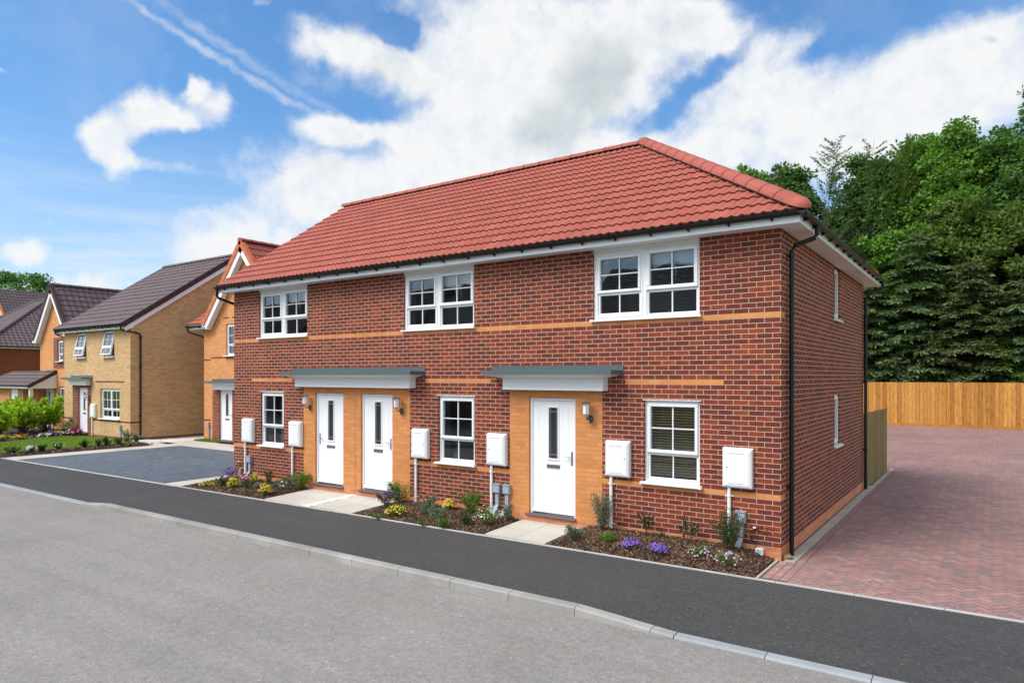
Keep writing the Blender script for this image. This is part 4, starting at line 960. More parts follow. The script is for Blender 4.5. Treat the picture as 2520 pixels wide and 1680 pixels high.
# meter boxes with their conduits
def meter(parent, a, y=0, flip=False, z0=1.0, pz=.06):
    b = a+.425; z1 = z0+.57; d = .105; g = MB()
    g.bbox(a, b, y-d, y-.001, z0, z1, .022); g.box(a-.008, b+.008, y-.05, y-.0015, z1+.001, z1+.016)
    m_ = g.build('meter_box', M['box_white'], parent, bevel=.003)
    g = MB(); g.bbox(a+.035, b-.035, y-d-.008, y-d-.0005, z0+.035, z1-.035, .006)
    for z in (z0+.065, z1-.065):
        for (p, q) in ((.09,.195),(.21,.315)): g.box(a+p, a+q, y-d-.0095, y-d-.0082, z-.003, z+.003, 1)
    kx = a+.07 if flip else b-.07; g.disc((kx, y-d-.008, z0+.30), (0,-1,0), .011, .004, 10, 1)
    g.build('meter_door', [M['box_white'], M['lead']], m_)
    px = a+.085; g = MB(); g.tube([(px, y-.045, z0+.02), (px, y-.045, pz)], .027, 12)
    for z in (z0-.13, .22): g.tube([(px, y-.05, z-.012), (px, y-.05, z+.012)], .031, 12); g.box(px-.06, px+.06, y-.03, y-.001, z-.009, z+.009)
    g.build('conduit', M['box_white'], m_, smooth=False)
for a, fl in ((-12.90,0),(-11.04,0),(-7.11,0),(-5.21,1),(-2.75,0),(-.81,1)): meter(house, a, flip=fl)
def hockey(parent, x, y=0, dx=.0, z=.5, col=None):
    g = MB(); g.bbox(x-.07, x+.07, y-.09, y-.001, z, z+.15, .008); g.box(x-.075, x+.075, y-.10, y-.0015, z+.151, z+.163)
    g.box(x-.035, x+.035, y-.055, y-.002, .28, z-.0005)
    g.face([(x-.035,y-.055,.28),(x+.035,y-.055,.28),(x+.03-dx,y-.16,.07),(x-.055-dx,y-.16,.07)]); g.face([(x+.035,y-.055,.28),(x+.035,y-.002,.28),(x+.03-dx,y-.06,.05),(x+.03-dx,y-.16,.07)]); g.face([(x-.035,y-.002,.28),(x-.035,y-.055,.28),(x-.055-dx,y-.16,.07),(x-.055-dx,y-.06,.05)])
    return g.build('cable_box', M['grey_box'], parent)
for x in (-12.64, -4.995, -4.775, -.555): hockey(house, x, dx=.04)
def loops(parent, x, z, n=3):
    g = MB(); R = random.Random(int(x*10))
    for k in range(n):
        r = .11+.03*k; cx_ = x+.04*k; g.tube([(cx_+r*math.cos(t)*1.2, -.03-.012*k-.01*math.sin(t*2), z+r*math.sin(t)*.75) for t in np.linspace(.2, 5.6, 22)], .004, 5)
    g.tube([(x-.02,-.03,z+.02),(x-.03,-.04,z-.1),(x-.06,-.05,.06)], .004, 5)
    g.build('cable', M['black'], parent); g = MB(); g.box(x-.08, x-.04, -.045, -.02, z+.105, z+.125); g.build('cable_tag', M['box_white'], parent)
loops(house, -.30, .33); loops(house, -13.05, .36, 2)
g = MB(); g.box(-.335, -.235, -.09, -.005, .055, .16); g.box(-.32, -.25, -.092, -.0905, .075, .145, 1); g.build('drain_outlet', [M['box_white'], M['grey_box']], house)
g = MB(); g.tube([(-13.02,-.05,.02),(-13.02,-.05,.33)], .028, 10); g.tube([(-13.02,-.05,.30),(-12.94,-.05,.34)], .018, 8); g.build('standpipe', M['grey_box'], house)
def lamp(parent, x, y=0, z=1.92):
    g = MB(); g.lathe((0,0,0), [(.001,.045),(.04,.038),(.058,.016),(.064,0)], 18)
    nb = len(g.m); g.m = [1]*nb; T = Matrix.Translation((x, y-.001, z)) @ Matrix.Rotation(PI/2, 4, 'X')
    g.v = [tuple(T @ Vector(p)) for p in g.v]
    g.tube([(x,y-.02,z),(x,y-.12,z),(x,y-.14,z+.02),(x,y-.14,z+.09)], .011, 8)
    g.lathe((x, y-.14, z+.075), [(.001,0),(.062,0),(.062,.014),(.001,.014)], 18)
    g.lathe((x, y-.14, z+.265), [(.001,.024),(.055,.020),(.084,.004),(.084,-.004),(.001,-.004)], 20)
    for t in (0, PI/2, PI, 3*PI/2): g.tube([(x+.062*math.cos(t+.5), y-.14+.062*math.sin(t+.5), z+.09), (x+.062*math.cos(t+.5), y-.14+.062*math.sin(t+.5), z+.263)], .0038, 5)
    l = g.build('wall_lamp', [M['chrome'], M['dark_steel']], parent, smooth=True)
    try: l.data.set_sharp_from_angle(angle=math.radians(40))
    except Exception: pass
    g = MB(); g.lathe((x, y-.14, z+.09), [(.001,0),(.051,0),(.051,.17),(.001,.17)], 18); g.build('lamp_shade', M['opal'], l)
    g = MB(); g.disc((x, y-.045, z-.034), (0,-1,0), .014, .008, 10); g.build('sensor', M['opal'], l)
for x in (-10.37, -7.47, -3.08): lamp(house, x)

# ornament on the inner sill of the middle window
vase = empty('plant_pot', (-6.17, .235, .992), 'round multicoloured pot of green sprigs inside the middle ground floor window', 'plant pot')
g = MB(); g.lathe((-6.17,.235,.992), [(.045,0),(.085,.03),(.105,.08),(.10,.13),(.06,.175),(.05,.18),(.05,.15)], 20); 
for i in range(len(g.m)): g.m[i] = (i % 20)//5 % 4
g.build('pot', [plain('pot_orange', (.75,.22,.04), .3), plain('pot_yellow', (.7,.45,.05), .3), plain('pot_pink', (.6,.06,.12), .3), plain('pot_teal', (.02,.35,.36), .3)], vase, smooth=True)
g = MB()
for i in range(7):
    a = i*.9; r_ = .09+.02*(i % 3); top = 1.42-.05*(i % 3)
    P = [(-6.17,.235,1.16),(-6.17+r_*.4*math.cos(a),.235+r_*.3*math.sin(a),1.28),(-6.17+r_*math.cos(a),.235+r_*.5*math.sin(a),top)]; g.tube(P, .003, 4)
    for j in range(9):
        t = j/9; x = P[1][0]+(P[2][0]-P[1][0])*t; y = P[1][1]+(P[2][1]-P[1][1])*t; z = P[1][2]+(P[2][2]-P[1][2])*t; b_ = random.uniform(0, 6.28); L_ = .05
        g.face([(x,y,z),(x+L_*.5*math.cos(b_)-.012,y+L_*.4*math.sin(b_),z+.02),(x+L_*math.cos(b_),y+L_*.6*math.sin(b_),z+.03),(x+L_*.5*math.cos(b_)+.012,y+L_*.4*math.sin(b_),z+.005)])
g.build('leaves', M['leaf_green'], vase)
vase_shelf = None

# ------------------------------------------------------------------ neighbouring houses
def simple_window(parent, a, b, z0, z1, y, cols=1, tilt=0, room_=True, top=.045, zt=None, half=True):
    g = MB(); gl = MB(); zt = zt if zt is not None else z0+(z1-z0)*.33
    g.box(a, a+.05, y, y+.07, z0, z1); g.box(b-.05, b, y, y+.07, z0, z1); g.box(a+.05, b-.05, y+.001, y+.07, z0, z0+.05); g.box(a+.05, b-.05, y+.001, y+.07, z1-.05, z1)
    wi = None
    if tilt:
        wi = g.build('window', M['white'], parent); s_ = MB(); gs = MB()
        h = z1-z0-.1
        sash(s_, gs, a+.03, b-.03, -h*.66, 0, 0, .06, 2, 2, .01); sash(s_, gs, a+.03, b-.03, -h, -h*.66-.001, 0, .055, 2, 1, .01)
        T = Matrix.Translation((0, y-.02, z1-.03)) @ Matrix.Rotation(-tilt, 4, 'X')
        fs = s_.build('sash', M['white'], wi, T=T); gs.build('pane', M['glass'], wi, T=T)
    else:
        w_ = (b-a-.1)/cols
        for i in range(cols):
            p, q = a+.05+w_*i, a+.05+w_*(i+1)
            sash(g, gl, p, q, zt+.001, z1-.05, y-.004, .055, 2, 2, .015); sash(g, gl, p, q, z0+.05, zt, y+.01, .045, 2, 1, 0)
        wi = g.build('window', M['white'], parent); gl.build('pane', M['glass'], wi)
    sill(wi, a-.04, b+.04, z0, y=y-.1, out=.07)
    if room_: room(wi, a+.01, b-.01, z0+.03, z1-.02, y+.08, .9)
    return wi
def front_gutter(parent, a, b, y, z): gutter((a, y, z), (b, y, z), parent, (0,-1,0))

# --- buff brick house
BX0, BX1, BY, BZ = -32.3, -26.2, 3.6, 4.58; BRY, BRZ = 8.3, 8.13; BD = 2*(BRY-BY)
buff = empty('detached_house', ((BX0+BX1)/2, BRY, 0), 'buff brick house with dark brown roof and two upstairs windows tilted open', 'house')
hl = [(-31.03,-30.11, 3.44, BZ), (-28.48,-27.56, 3.44, BZ), (-28.8,-27.1, .82, 2.11), (-30.87,-30.0, .12, 2.12)]
g = MB(); wall_y(g, BY, BX0, BX1, -.2, BZ, hl, [(BX0,BX1,-.2,.1125,2), (BX0,BX1,.7125,.7875,1), (-29.25,-26.75,2.3625,2.4375,1), (-31.45,-29.62,-.2,2.3,1)])
p = math.atan2(BRZ-4.70, BRY-3.28)
gz = 4.70+(BY-3.28)*math.tan(p)-.10
g.face([(BX1,BY,-.2),(BX1,BY+BD,-.2),(BX1,BY+BD,.1125),(BX1,BY,.1125)], 2); g.face([(BX1,BY,.1125),(BX1,BY+BD,.1125),(BX1,BY+BD,gz),(BX1,BRY,BRZ-.12),(BX1,BY,gz)], 0)
g.face([(BX0,BY+BD,-.2),(BX0,BY,-.2),(BX0,BY,gz),(BX0,BRY,BRZ-.12),(BX0,BY+BD,gz)], 0); g.face([(BX1,BY+BD,-.2),(BX0,BY+BD,-.2),(BX0,BY+BD,gz),(BX1,BY+BD,gz)], 0)
for y in (0, .225): pass
g.build('wall', [M['buff_brick'], M['red_brick'], M['brown_plinth']], buff)
g = MB(); g.box(BX1, BX1+.002, BY+.001, BY+.42, .7125, .7875); g.build('string_course', M['red_brick'], buff)
cp2, sp2 = math.cos(p), math.sin(p); SL2 = (BRY-3.22)/cp2; ez = 4.70+.02; rx = slope('roof', (BX0-.12, 3.22, ez), (1,0,0), (0,cp2,sp2), BX1-BX0+.24, SL2, M['brown_tile'], buff, course=SL2/15, wave=.3, amp=.036)
slope('roof', (BX1+.12, 2*BRY-3.22, ez), (-1,0,0), (0,-cp2,sp2), BX1-BX0+.24, SL2, M['brown_tile'], buff, course=SL2/15, wave=.3, amp=.02)
rzz = ez+SL2*sp2
capping('ridge_tiles', (BX0-.12, BRY, rzz), (BX1+.14, BRY, rzz), M['brown_tile'], rx, r=.13, lift=.05)
def verge(parent, x, y0, z0, pit, L_, sgn, m, side=1, bw=.16, tw=.16, th=.19):
    """verge tiles and white barge board along a sloping gable edge; x: outer face, sgn: direction of the slope in y"""
    v = Vector((0, math.cos(pit)*sgn, math.sin(pit))); n = Vector((0, -math.sin(pit)*sgn, math.cos(pit))); o = Vector((x, y0, z0)); k = int(round(L_/.34)); g = MB()
    for i in range(k): g.obox(o+v*(i*L_/k)-n*(th-.055)-Vector((side*tw*.0,0,0)), (-side*.05,0,0), v*(L_/k+.02), n*th)
    for i in range(k): g.obox(o+v*(i*L_/k)+n*.045, (-side*tw,0,0), v*(L_/k+.02), n*.02)
    a = g.build('verge_tiles', m, parent)
    g = MB(); g.obox(o-n*(th-.05+bw)+Vector((-side*.03,0,0)), (-side*.02,0,0), v*L_, n*bw); g.obox(o-n*(th-.045+bw)+Vector((-side*.05,0,0)), (-side*.14,0,0), v*L_, n*.015)
    g.build('barge_board', M['white'], parent); return a
verge(buff, BX1+.14, 3.22, ez, p, SL2, 1, M['brown_verge']); verge(buff, BX1+.14, 2*BRY-3.22, ez, p, SL2, -1, M['brown_verge'])
verge(buff, BX0-.14, 3.22, ez, p, SL2, 1, M['brown_verge'], side=-1)
g = MB(); g.box(BX0-.1, BX1+.1, BY-.26, BY-.245, BZ-.01, 4.72); g.box(BX1+.0, BX1+.115, BY-.26, BY+.06, BZ, 4.80); g.build('fascia', M['white'], buff)
g = MB(); g.face([(BX0-.1,BY-.245,BZ),(BX1+.1,BY-.245,BZ),(BX1+.1,BY,BZ),(BX0-.1,BY,BZ)]); g.build('soffit', M['white_soffit'], buff)
front_gutter(buff, BX0-.2, BX1+.05, BY-.325, 4.70)
downpipe([(BX1-.1,BY-.325,4.68),(BX1-.1,BY-.325,4.52),(BX1-.06,BY-.27,4.48),(BX1+.02,BY+.2,4.42),(BX1+.06,BY+.33,4.38),(BX1+.06,BY+.38,4.30),(BX1+.06,BY+.38,.0)], buff, (4.2,3.0,2.0,1.0))
downpipe([(BX0-.1,BY-.325,4.68),(BX0-.1,BY-.325,4.55),(BX0-.06,BY-.2,4.48),(BX0-.06,BY+.3,4.30),(BX0-.06,BY+.35,.0)], buff)
for (a, b, c, d) in hl[:2]: simple_window(buff, a, b, c, d-.04, BY+.06, tilt=.20)
simple_window(buff, hl[2][0], hl[2][1], .84, 2.10, BY+.08, cols=2, zt=1.22)
door(buff, -30.87, -30.0, .13, 2.115, BY+.06, 1); canopy(buff, -31.62, -29.5, -31.45, -29.75, z=2.50, y=BY, dep=.45)
meter(buff, -29.55, y=BY, z0=.85); lamp(buff, -29.87, y=BY, z=1.6); 
g = MB(); g.bbox(-29.86,-29.76,BY-.05,BY-.001,1.35,1.45,.004); g.build('doorbell_box', M['black'], buff)
hk = MB(); hk.box(-27.02,-26.90,BY-.09,BY-.001,.45,.62); hk.box(-27.0,-26.92,BY-.05,BY-.001,.0,.4495); hk.build('cable_box', M['grey_box'], buff)

# --- orange brick gabled house behind the left end of the terrace
OX0, OX1, OY = -23.45, -18.8, 5.45; OAX, OAZ = -21.05, 7.55
og = empty('gabled_house', (-21.5, 8.5, 0), 'orange brick house with steep front gable and red roof partly hidden behind the terrace', 'house')
hl = [(-22.40,-21.50, 3.42, 4.70), (-22.86,-21.98, .05, 2.12)]
g = MB(); wall_y(g, OY, OX0, OX1, -.2, 4.72, hl, [(OX0,OX1,-.2,.1125,2), (OX0,OX1,3.3375,3.4125,1), (-22.95,-20.95,4.9125,4.9875,1), (-23.35,-20.6,-.2,2.3,1)])
og_hl = 4.72; tn = (OAZ-4.72)/(OAX-OX0)
g.face([(OX0,OY,4.72),(OX1,OY,4.72),(OAX,OY,OAZ)], 0)
g.face([(OX1,OY,-.2),(OX1,13,-.2),(OX1,13,4.72),(OX1,OY,4.72)], 0); g.face([(OX0,OY+.2,-.2),(OX0,OY,-.2),(OX0,OY,4.72),(OX0,OY+.2,4.72)], 0)
wall_y(g, OY+.2, -24.3, OX0, -.2, 4.72, (), [(-24.3,OX0,-.2,.1125,2), (-24.3,OX0,3.2625,3.3375,1), (-24.3,OX0,.7875,.8625,1)])
g.face([(-24.3,13,-.2),(-24.3,OY+.2,-.2),(-24.3,OY+.2,4.72),(-24.3,9.3,7.3),(-24.3,13,4.72)], 0); g.face([(OX1,13,-.2),(-24.3,13,-.2),(-24.3,13,4.72),(OX1,13,4.72)], 0)
g.build('wall', [M['peach_brick'], M['red_brick'], M['plinth_brick']], og)
g = MB()
for i in range(3): g.box(-22.6+i*.62, -22.2+i*.62, OY-.003, OY-.0005, 4.9125, 4.9775)
g.build('string_course', M['red_brick'], og)
po = math.atan2(OAZ+.25-4.72, OAX-(OX0-.2)); co, so_ = math.cos(po), math.sin(po); oe = 4.72+.0; SLo = (OAX-(OX0-.2))/co
FY = OY-.26
ro = slope('roof', (OX0-.2, FY+.0, oe), (0,1,0), (co,0,so_), 5.0, SLo, M['red_tile'], og, course=SLo/11, wave=.15)
slope('roof', (2*OAX-OX0+.2, FY, oe), (0,1,0), (-co,0,so_), 5.0, SLo, M['red_tile'], og, course=SLo/11, wave=.15)
capping('ridge_tiles', (OAX, FY-.02, oe+SLo*so_), (OAX, FY+5, oe+SLo*so_), M['red_tile'], ro, r=.13, lift=.05)
def gable_verge(parent, xa, x0, y, z0, pit, L_, m, s):
    v = Vector((math.cos(pit)*s, 0, math.sin(pit))); n = Vector((-math.sin(pit)*s, 0, math.cos(pit))); o = Vector((x0, y, z0)); k = int(round(L_/.36)); g = MB()
    for i in range(k): g.obox(o+v*(i*L_/k)-n*.12, (0,.05,0), v*(L_/k+.01), n*.17); g.obox(o+v*(i*L_/k)+n*.046, (0,.17,0), v*(L_/k+.01), n*.022)
    g.build('verge_tiles', m, parent)
    g = MB(); g.obox(o-n*.33+Vector((0,.035,0)), (0,.02,0), v*L_, n*.215); g.obox(o-n*.335+Vector((0,.056,0)), (0,.2,0), v*L_, n*.014); g.build('barge_board', M['white'], parent)
gable_verge(og, OAX, OX0-.2, FY-.03, oe, po, SLo, M['orange_tile'], 1); gable_verge(og, OAX, 2*OAX-OX0+.2, FY-.03, oe, po, SLo, M['orange_tile'], -1)
g = MB(); g.box(OX0-.2, OX0+.0, FY, OY+.0, 4.58, 4.60); g.box(OX0-.22, OX0-.0, FY+.0, FY+.02, 4.58, 4.92); g.box(OX0-.0,OX0+.012,FY+.02,OY-.002,4.58,5.0)
g.box(-24.9, OX0-.23, OY-.08, OY-.06, 4.56, 4.74); g.face([(-24.9,OY-.06,4.57),(OX0-.23,OY-.06,4.57),(OX0-.23,OY+.2,4.57),(-24.9,OY+.2,4.57)]); g.build('fascia', M['white'], og)
slope('roof', (-25.0, OY-.12, 4.76), (1,0,0), (0,.82,.57), 1.6, 4.2, M['red_tile'], og, course=.34)
front_gutter(og, -25.1, OX0-.3, OY-.14, 4.70); downpipe([(-24.95,OY-.14,4.68),(-24.95,OY-.14,4.52),(-24.88,OY-.08,4.44),(-24.45,OY+.3,4.26),(-24.36,OY+.34,4.18),(-24.36,OY+.34,0)], og)
simple_window(og, -22.40, -21.50, 3.44, 4.69, OY+.06, cols=1); door(og, -22.86, -21.98, .06, 2.11, OY+.06, 1)
canopy(og, -23.35, -20.6, -23.12, -20.8, z=2.36, y=OY, dep=.45)
hk = MB(); hk.box(-23.3,-23.16,OY-.1+.0,OY-.001,.62,.8) if False else None
g = MB(); g.box(-23.98,-23.84,OY+.11,OY+.199,.55,.75); g.box(-23.95,-23.87,OY+.15,OY+.199,.05,.5495); g.build('cable_box', M['grey_box'], og)

# --- peach gabled house with tiled porch, left of the buff house
PX0, PX1, PY_, PAX, PAZ = -37.65, -34.0, 4.6, -35.83, 6.95
pg = empty('gabled_house', (-36, 9, 0), 'orange brick house with narrow pointed gable and dark brown roof rising behind the hedge', 'house')
hl = [(-35.62,-34.98, 3.34, 4.42), (-35.45,-34.72, .70, 2.12)]
g = MB(); wall_y(g, PY_, PX0, PX1, -.2, 4.55, hl, [(-36.05,PX1,3.0,4.6,1)]); g.face([(PX0,PY_,4.55),(PX1,PY_,4.55),(PAX,PY_,PAZ)], 0)
g.face([(PX1,PY_,-.2),(PX1,13,-.2),(PX1,13,4.55),(PX1,PY_,4.55)], 0); g.face([(PX0,13,-.2),(PX0,PY_,-.2),(PX0,PY_,4.55),(PX0,13,4.55)], 0); g.face([(PX1,13,-.2),(PX0,13,-.2),(PX0,13,4.55),(PX1,13,4.55)], 0)
g.build('wall', [M['peach_brick'], M['red_brick']], pg)
pp = math.atan2(PAZ+.2-4.5, PAX-(PX0-.22)); c3, s3 = math.cos(pp), math.sin(pp); SL3 = (PAX-(PX0-.22))/c3; e3 = 4.5
r3 = slope('roof', (PX1+.24, PY_-.25, e3), (0,1,0), (-c3,0,s3), 8.6, SL3, M['brown_tile'], pg, course=.34, wave=.3, amp=.03); slope('roof', (PX0-.22, PY_-.25, e3), (0,1,0), (c3,0,s3), 8.6, SL3, M['brown_tile'], pg, course=.34, wave=.3, amp=.03)
capping('ridge_tiles', (PAX, PY_-.27, e3+SL3*s3), (PAX, PY_+8.3, e3+SL3*s3), M['brown_tile'], r3, r=.13, lift=.05)
gable_verge(pg, PAX, PX0-.22, PY_-.28, e3, pp, SL3, M['brown_verge'], 1); gable_verge(pg, PAX, PX1+.24, PY_-.28, e3, pp, SL3, M['brown_verge'], -1)
g = MB(); g.box(PX0-.26, PX0, PY_-.25, PY_-.002, 4.33, 4.35); g.box(PX0-.26, PX0, PY_-.255, PY_-.24, 4.33, 4.70); g.build('fascia', M['white'], pg)
simple_window(pg, -35.60, -35.0, 3.36, 4.40, PY_+.06); simple_window(pg, -35.43, -34.74, .72, 2.10, PY_+.06)
# porch
po_ = slope('porch_roof', (-42.5, 3.35, 2.16), (1,0,0), (0,.87,.50), 6.85, 1.44, M['brown_tile'], pg, course=.34, clips=[((-42.3,3.35,0), (-1,1.0,0))])
g = MB(); g.obox((-35.66,3.33,2.05), (.05,0,0), (0,1.26,.72), (0,0,.17)); g.build('verge_tiles', M['brown_verge'], pg)
g = MB(); g.obox((-35.66,3.38,1.93), (.02,0,0), (0,1.22,.70), (0,0,.115)); g.box(-42.2,-35.67,3.385,3.40,2.03,2.14); g.face([(-35.655,3.45,2.03),(-35.655,4.59,2.03),(-35.655,4.59,2.70),(-35.655,3.45,2.08)]); g.face([(-42,3.4,2.03),(-35.66,3.4,2.03),(-35.66,4.6,2.03),(-42,4.6,2.03)])
g.box(-35.86,-35.72,3.45,3.60,0,2.03); g.build('porch_frame', M['white'], pg)
front_gutter(pg, -42.3, -35.66, 3.32, 2.20); g = MB(); g.box(-36.5,-35.65,PY_-.16,PY_-.001,2.86,2.94); g.build('flashing', M['grey_metal'], pg)
g = MB(); g.box(-40.6,-37.4,3.75,4.58,-.1,2.029); g.box(-37.39,-36.9,4.2,4.59,-.1,2.029); g.build('porch_wall', M['peach_brick'], pg)
g = MB(); g.bbox(-38.75,-37.95,3.72,3.749,.05,1.98,.006); g.build('garage_door', M['door_white'], pg)
g = MB(); g.bbox(-36.75,-36.0,4.54,4.598,.05,2.02,.006); d_ = g.build('door', M['door_white'], pg); g = MB(); g.box(-36.43,-36.33,4.53,4.5395,1.1,1.85); g.build('glazed_panel', M['door_glass'], d_)
for x, y in ((-38.95,3.749),(-37.75,3.749),(-35.85,4.599)):
    g = MB(); g.tube([(x,y-.08,1.55),(x,y-.08,1.75)], .035, 8); g.box(x-.02,x+.02,y-.08,y,1.62,1.66); g.build('wall_lamp', M['steel'], pg)

# --- dark red brick house with hipped roof at the far left, turned towards the bend
dh = empty('hipped_house', (-52.86, 7.02, 0), 'dark red brick house with brown hipped roof at the far left edge of the row', 'house', rz=math.radians(-4.5))
def hipped(parent, Wd, Dp, ze, rise, wm, rm, ov=.35):
    """front-right corner at the origin, front runs to -x, side runs to +y"""
    g = MB(); g.box(-Wd, 0, 0, Dp, -.2, ze, skip='tb'); g.build('wall', wm, parent, inv=False)
    hw = Dp/2+ov; pit = math.atan2(rise, hw); c, s = math.cos(pit), math.sin(pit); L_ = hw/c; z = ze+.12
    def S(o, u, v, W2, clips):
        o, u, v = Vector(o), Vector(u), Vector(v); n = u.cross(v); n = n if n.z > 0 else -n
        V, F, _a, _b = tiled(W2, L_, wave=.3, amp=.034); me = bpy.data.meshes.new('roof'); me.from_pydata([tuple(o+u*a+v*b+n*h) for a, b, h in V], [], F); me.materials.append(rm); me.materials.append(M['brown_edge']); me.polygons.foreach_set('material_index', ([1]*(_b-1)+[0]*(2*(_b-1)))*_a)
        bm = bmesh.new(); bm.from_mesh(me)
        for p_, nn in clips: bmesh.ops.bisect_plane(bm, geom=bm.verts[:]+bm.edges[:]+bm.faces[:], plane_co=Vector(p_), plane_no=Vector(nn), clear_outer=True)
        bm.to_mesh(me); bm.free(); return link('roof', me, parent, False)
    a = S((-Wd-ov,-ov,z), (1,0,0), (0,c,s), Wd+2*ov, [((ov,-ov,0),(1,1,0)), ((-Wd-ov,-ov,0),(-1,1,0))])
    S((ov,-ov,z), (0,1,0), (-c,0,s), Dp+2*ov, [((ov,-ov,0),(-1,-1,0)), ((ov,Dp+ov,0),(-1,1,0))])
    S((ov,Dp+ov,z), (-1,0,0), (0,-c,s), Wd+2*ov, [((ov,Dp+ov,0),(1,-1,0)), ((-Wd-ov,Dp+ov,0),(-1,-1,0))])
    S((-Wd-ov,Dp+ov,z), (0,-1,0), (c,0,s), Dp+2*ov, [((-Wd-ov,-ov,0),(1,-1,0)), ((-Wd-ov,Dp+ov,0),(1,1,0))])
    R0 = (ov-hw, Dp/2, z+rise); R1 = (-Wd-ov+hw, Dp/2, z+rise)
    for i, (p_, q) in enumerate(((R0,R1),(R0,(ov,-ov,z+.05)),(R0,(ov,Dp+ov,z+.05)),(R1,(-Wd-ov,-ov,z+.05)))):
        o = capping('ridge_tiles' if i == 0 else 'hip_tiles', p_, q, rm, a, r=.14, lift=.06)
    for A, B, O in (((-Wd-ov,-ov-.04,z-.02),(ov+.04,-ov-.04,z-.02),(0,-1,0)), ((ov+.04,-ov,z-.02),(ov+.04,Dp+ov,z-.02),(1,0,0))): gutter(A, B, parent, O); 
    g = MB(); g.box(-Wd-ov+.03, ov-.03, -ov+.02, -ov+.04, ze-.02, z); g.box(ov-.04, ov-.02, -ov+.05, Dp+ov, ze-.02, z); g.face([(-Wd,-ov,ze-.01),(ov-.04,-ov,ze-.01),(ov-.04,Dp,ze-.01),(-Wd,Dp,ze-.01)]); g.build('fascia', M['white'], parent, inv=False)
# parts of the turned house are given in its own axes
def _noinv(fn, *a, **k): return fn(*a, **k)
n0 = set(bpy.data.objects)
hipped(dh, 13.2, 10.1, 4.55, 3.95, M['dark_brick'], M['brown_tile'])
for o in set(bpy.data.objects)-n0: o.matrix_parent_inverse = Matrix.Identity(4)
# --- house whose orange verge peeps over the far left
fh = empty('distant_house', (-75.5, 17, 0), 'distant red brick house showing one orange roof verge at the left edge', 'house')
g = MB(); g.box(-80.2, -73, 15.4, 23, -.2, 6.9); g.face([(-80.2,15.4,6.9),(-73,15.4,6.9),(-76.6,15.4,10.9)]); g.build('wall', M['dark_brick'], fh)
n0 = None
ph = math.atan2(4.3, 3.9); cph, sph = math.cos(ph), math.sin(ph); LH = 3.9/cph
slope('roof', (-72.7,15.0,6.8), (0,1,0), (-cph,0,sph), 9, LH, M['brown_tile'], fh, course=.4, wave=.3); slope('roof', (-80.5,15.0,6.8), (0,1,0), (cph,0,sph), 9, LH, M['brown_tile'], fh, course=.4, wave=.3)
gable_verge(fh, -76.6, -80.5, 14.9, 6.8, ph, LH, M['orange_tile'], 1); gable_verge(fh, -76.6, -72.7, 14.9, 6.8, ph, LH, M['orange_tile'], -1)

# ------------------------------------------------------------------ fences
def board_fence(name, a, b, h, bw, m, label, post=2.4, gravel=.15, cap=False, side=-1, th=.02):
    a, b = Vector(a), Vector(b); d = b-a; L_ = d.length; d.normalize(); n = Vector((d.y,-d.x,0)); n = n if (cam_o.location-a).dot(n) > 0 else -n
    root = empty(name, tuple(a), label, 'fence'); g = MB(); k = int(L_/bw)
    for i in range(k):
        hh = h-.0+random.uniform(-.004,.004); t0 = (i % 2)*.008; w_ = bw*random.uniform(.93,.985)
        o = a+d*(i*bw)+Vector((0,0,gravel+.002)); p = [o+n*(.006+t0), o+d*w_+n*(.016+t0)]
        g.obox(o+n*.004, d*w_+n*.010, (0,0,hh-gravel), n*.012+Vector((0,0,0)))
    g.build('boards', m, root)
    if gravel: g = MB(); g.obox(a+n*.012, d*L_, (0,0,gravel), n*.03); g.build('gravel_board', m, root)
    g = MB(); 
    for z in (.35, 1.1, h-.3): g.obox(a+Vector((0,0,z))-n*.002, d*L_, (0,0,.07), -n*.04)
    g.build('rails', m, root); t = .0
    while t < L_: g = MB(); g.obox(a+d*t-n*.05, d*.09, (0,0,h-.08), -n*.09); g.build('post', m, root); t += post
    return root
board_fence('timber_fence', (-9.5,31.42,0), (11,31.5,0), 2.31, .17, M['fence'], 'orange stained close board timber fence across the back of the brick driveway')
board_fence('timber_fence', (-.02,7.62,.0), (.07,11.2,0), 1.76, .125, M['fence_green'], 'greenish treated timber fence panel running back from the rear corner of the red terrace', gravel=0, post=1.75)
g = MB(); g.box(-25.42,-25.30,6.3,6.42,-.1,1.75); fp = empty('timber_fence', (-25.4,6.35,0), 'short length of timber fence between the buff house and the orange gabled house', 'fence'); g.build('post', M['fence'], fp); g = MB(); g.box(-25.29,-24.31,6.35,6.375,.02,1.65); g.build('boards', M['fence_green'], fp)

# ------------------------------------------------------------------ foliage
def leaf_verts(C, D, S, aspect, fold=.25, roll=None):
    """C centres, D unit directions (leaf axis), S lengths -> four-cornered leaves"""
    n = len(C); R = rng.normal(size=(n, 3)) if roll is None else roll
    s = np.cross(D, R); s /= np.linalg.norm(s, axis=1)[:, None]+1e-9; u = np.cross(s, D)
    A = D*S[:, None]; B = s*(S*aspect)[:, None]; U = u*(S*aspect*fold)[:, None]
    return np.stack([C, C+A*.5+B-U*.0+U, C+A, C+A*.5-B+U], 1).reshape(-1, 3)
def quads(V): return np.arange(len(V)).reshape(-1, 4)
def unit(v): return v/(np.linalg.norm(v, axis=-1, keepdims=True)+1e-9)

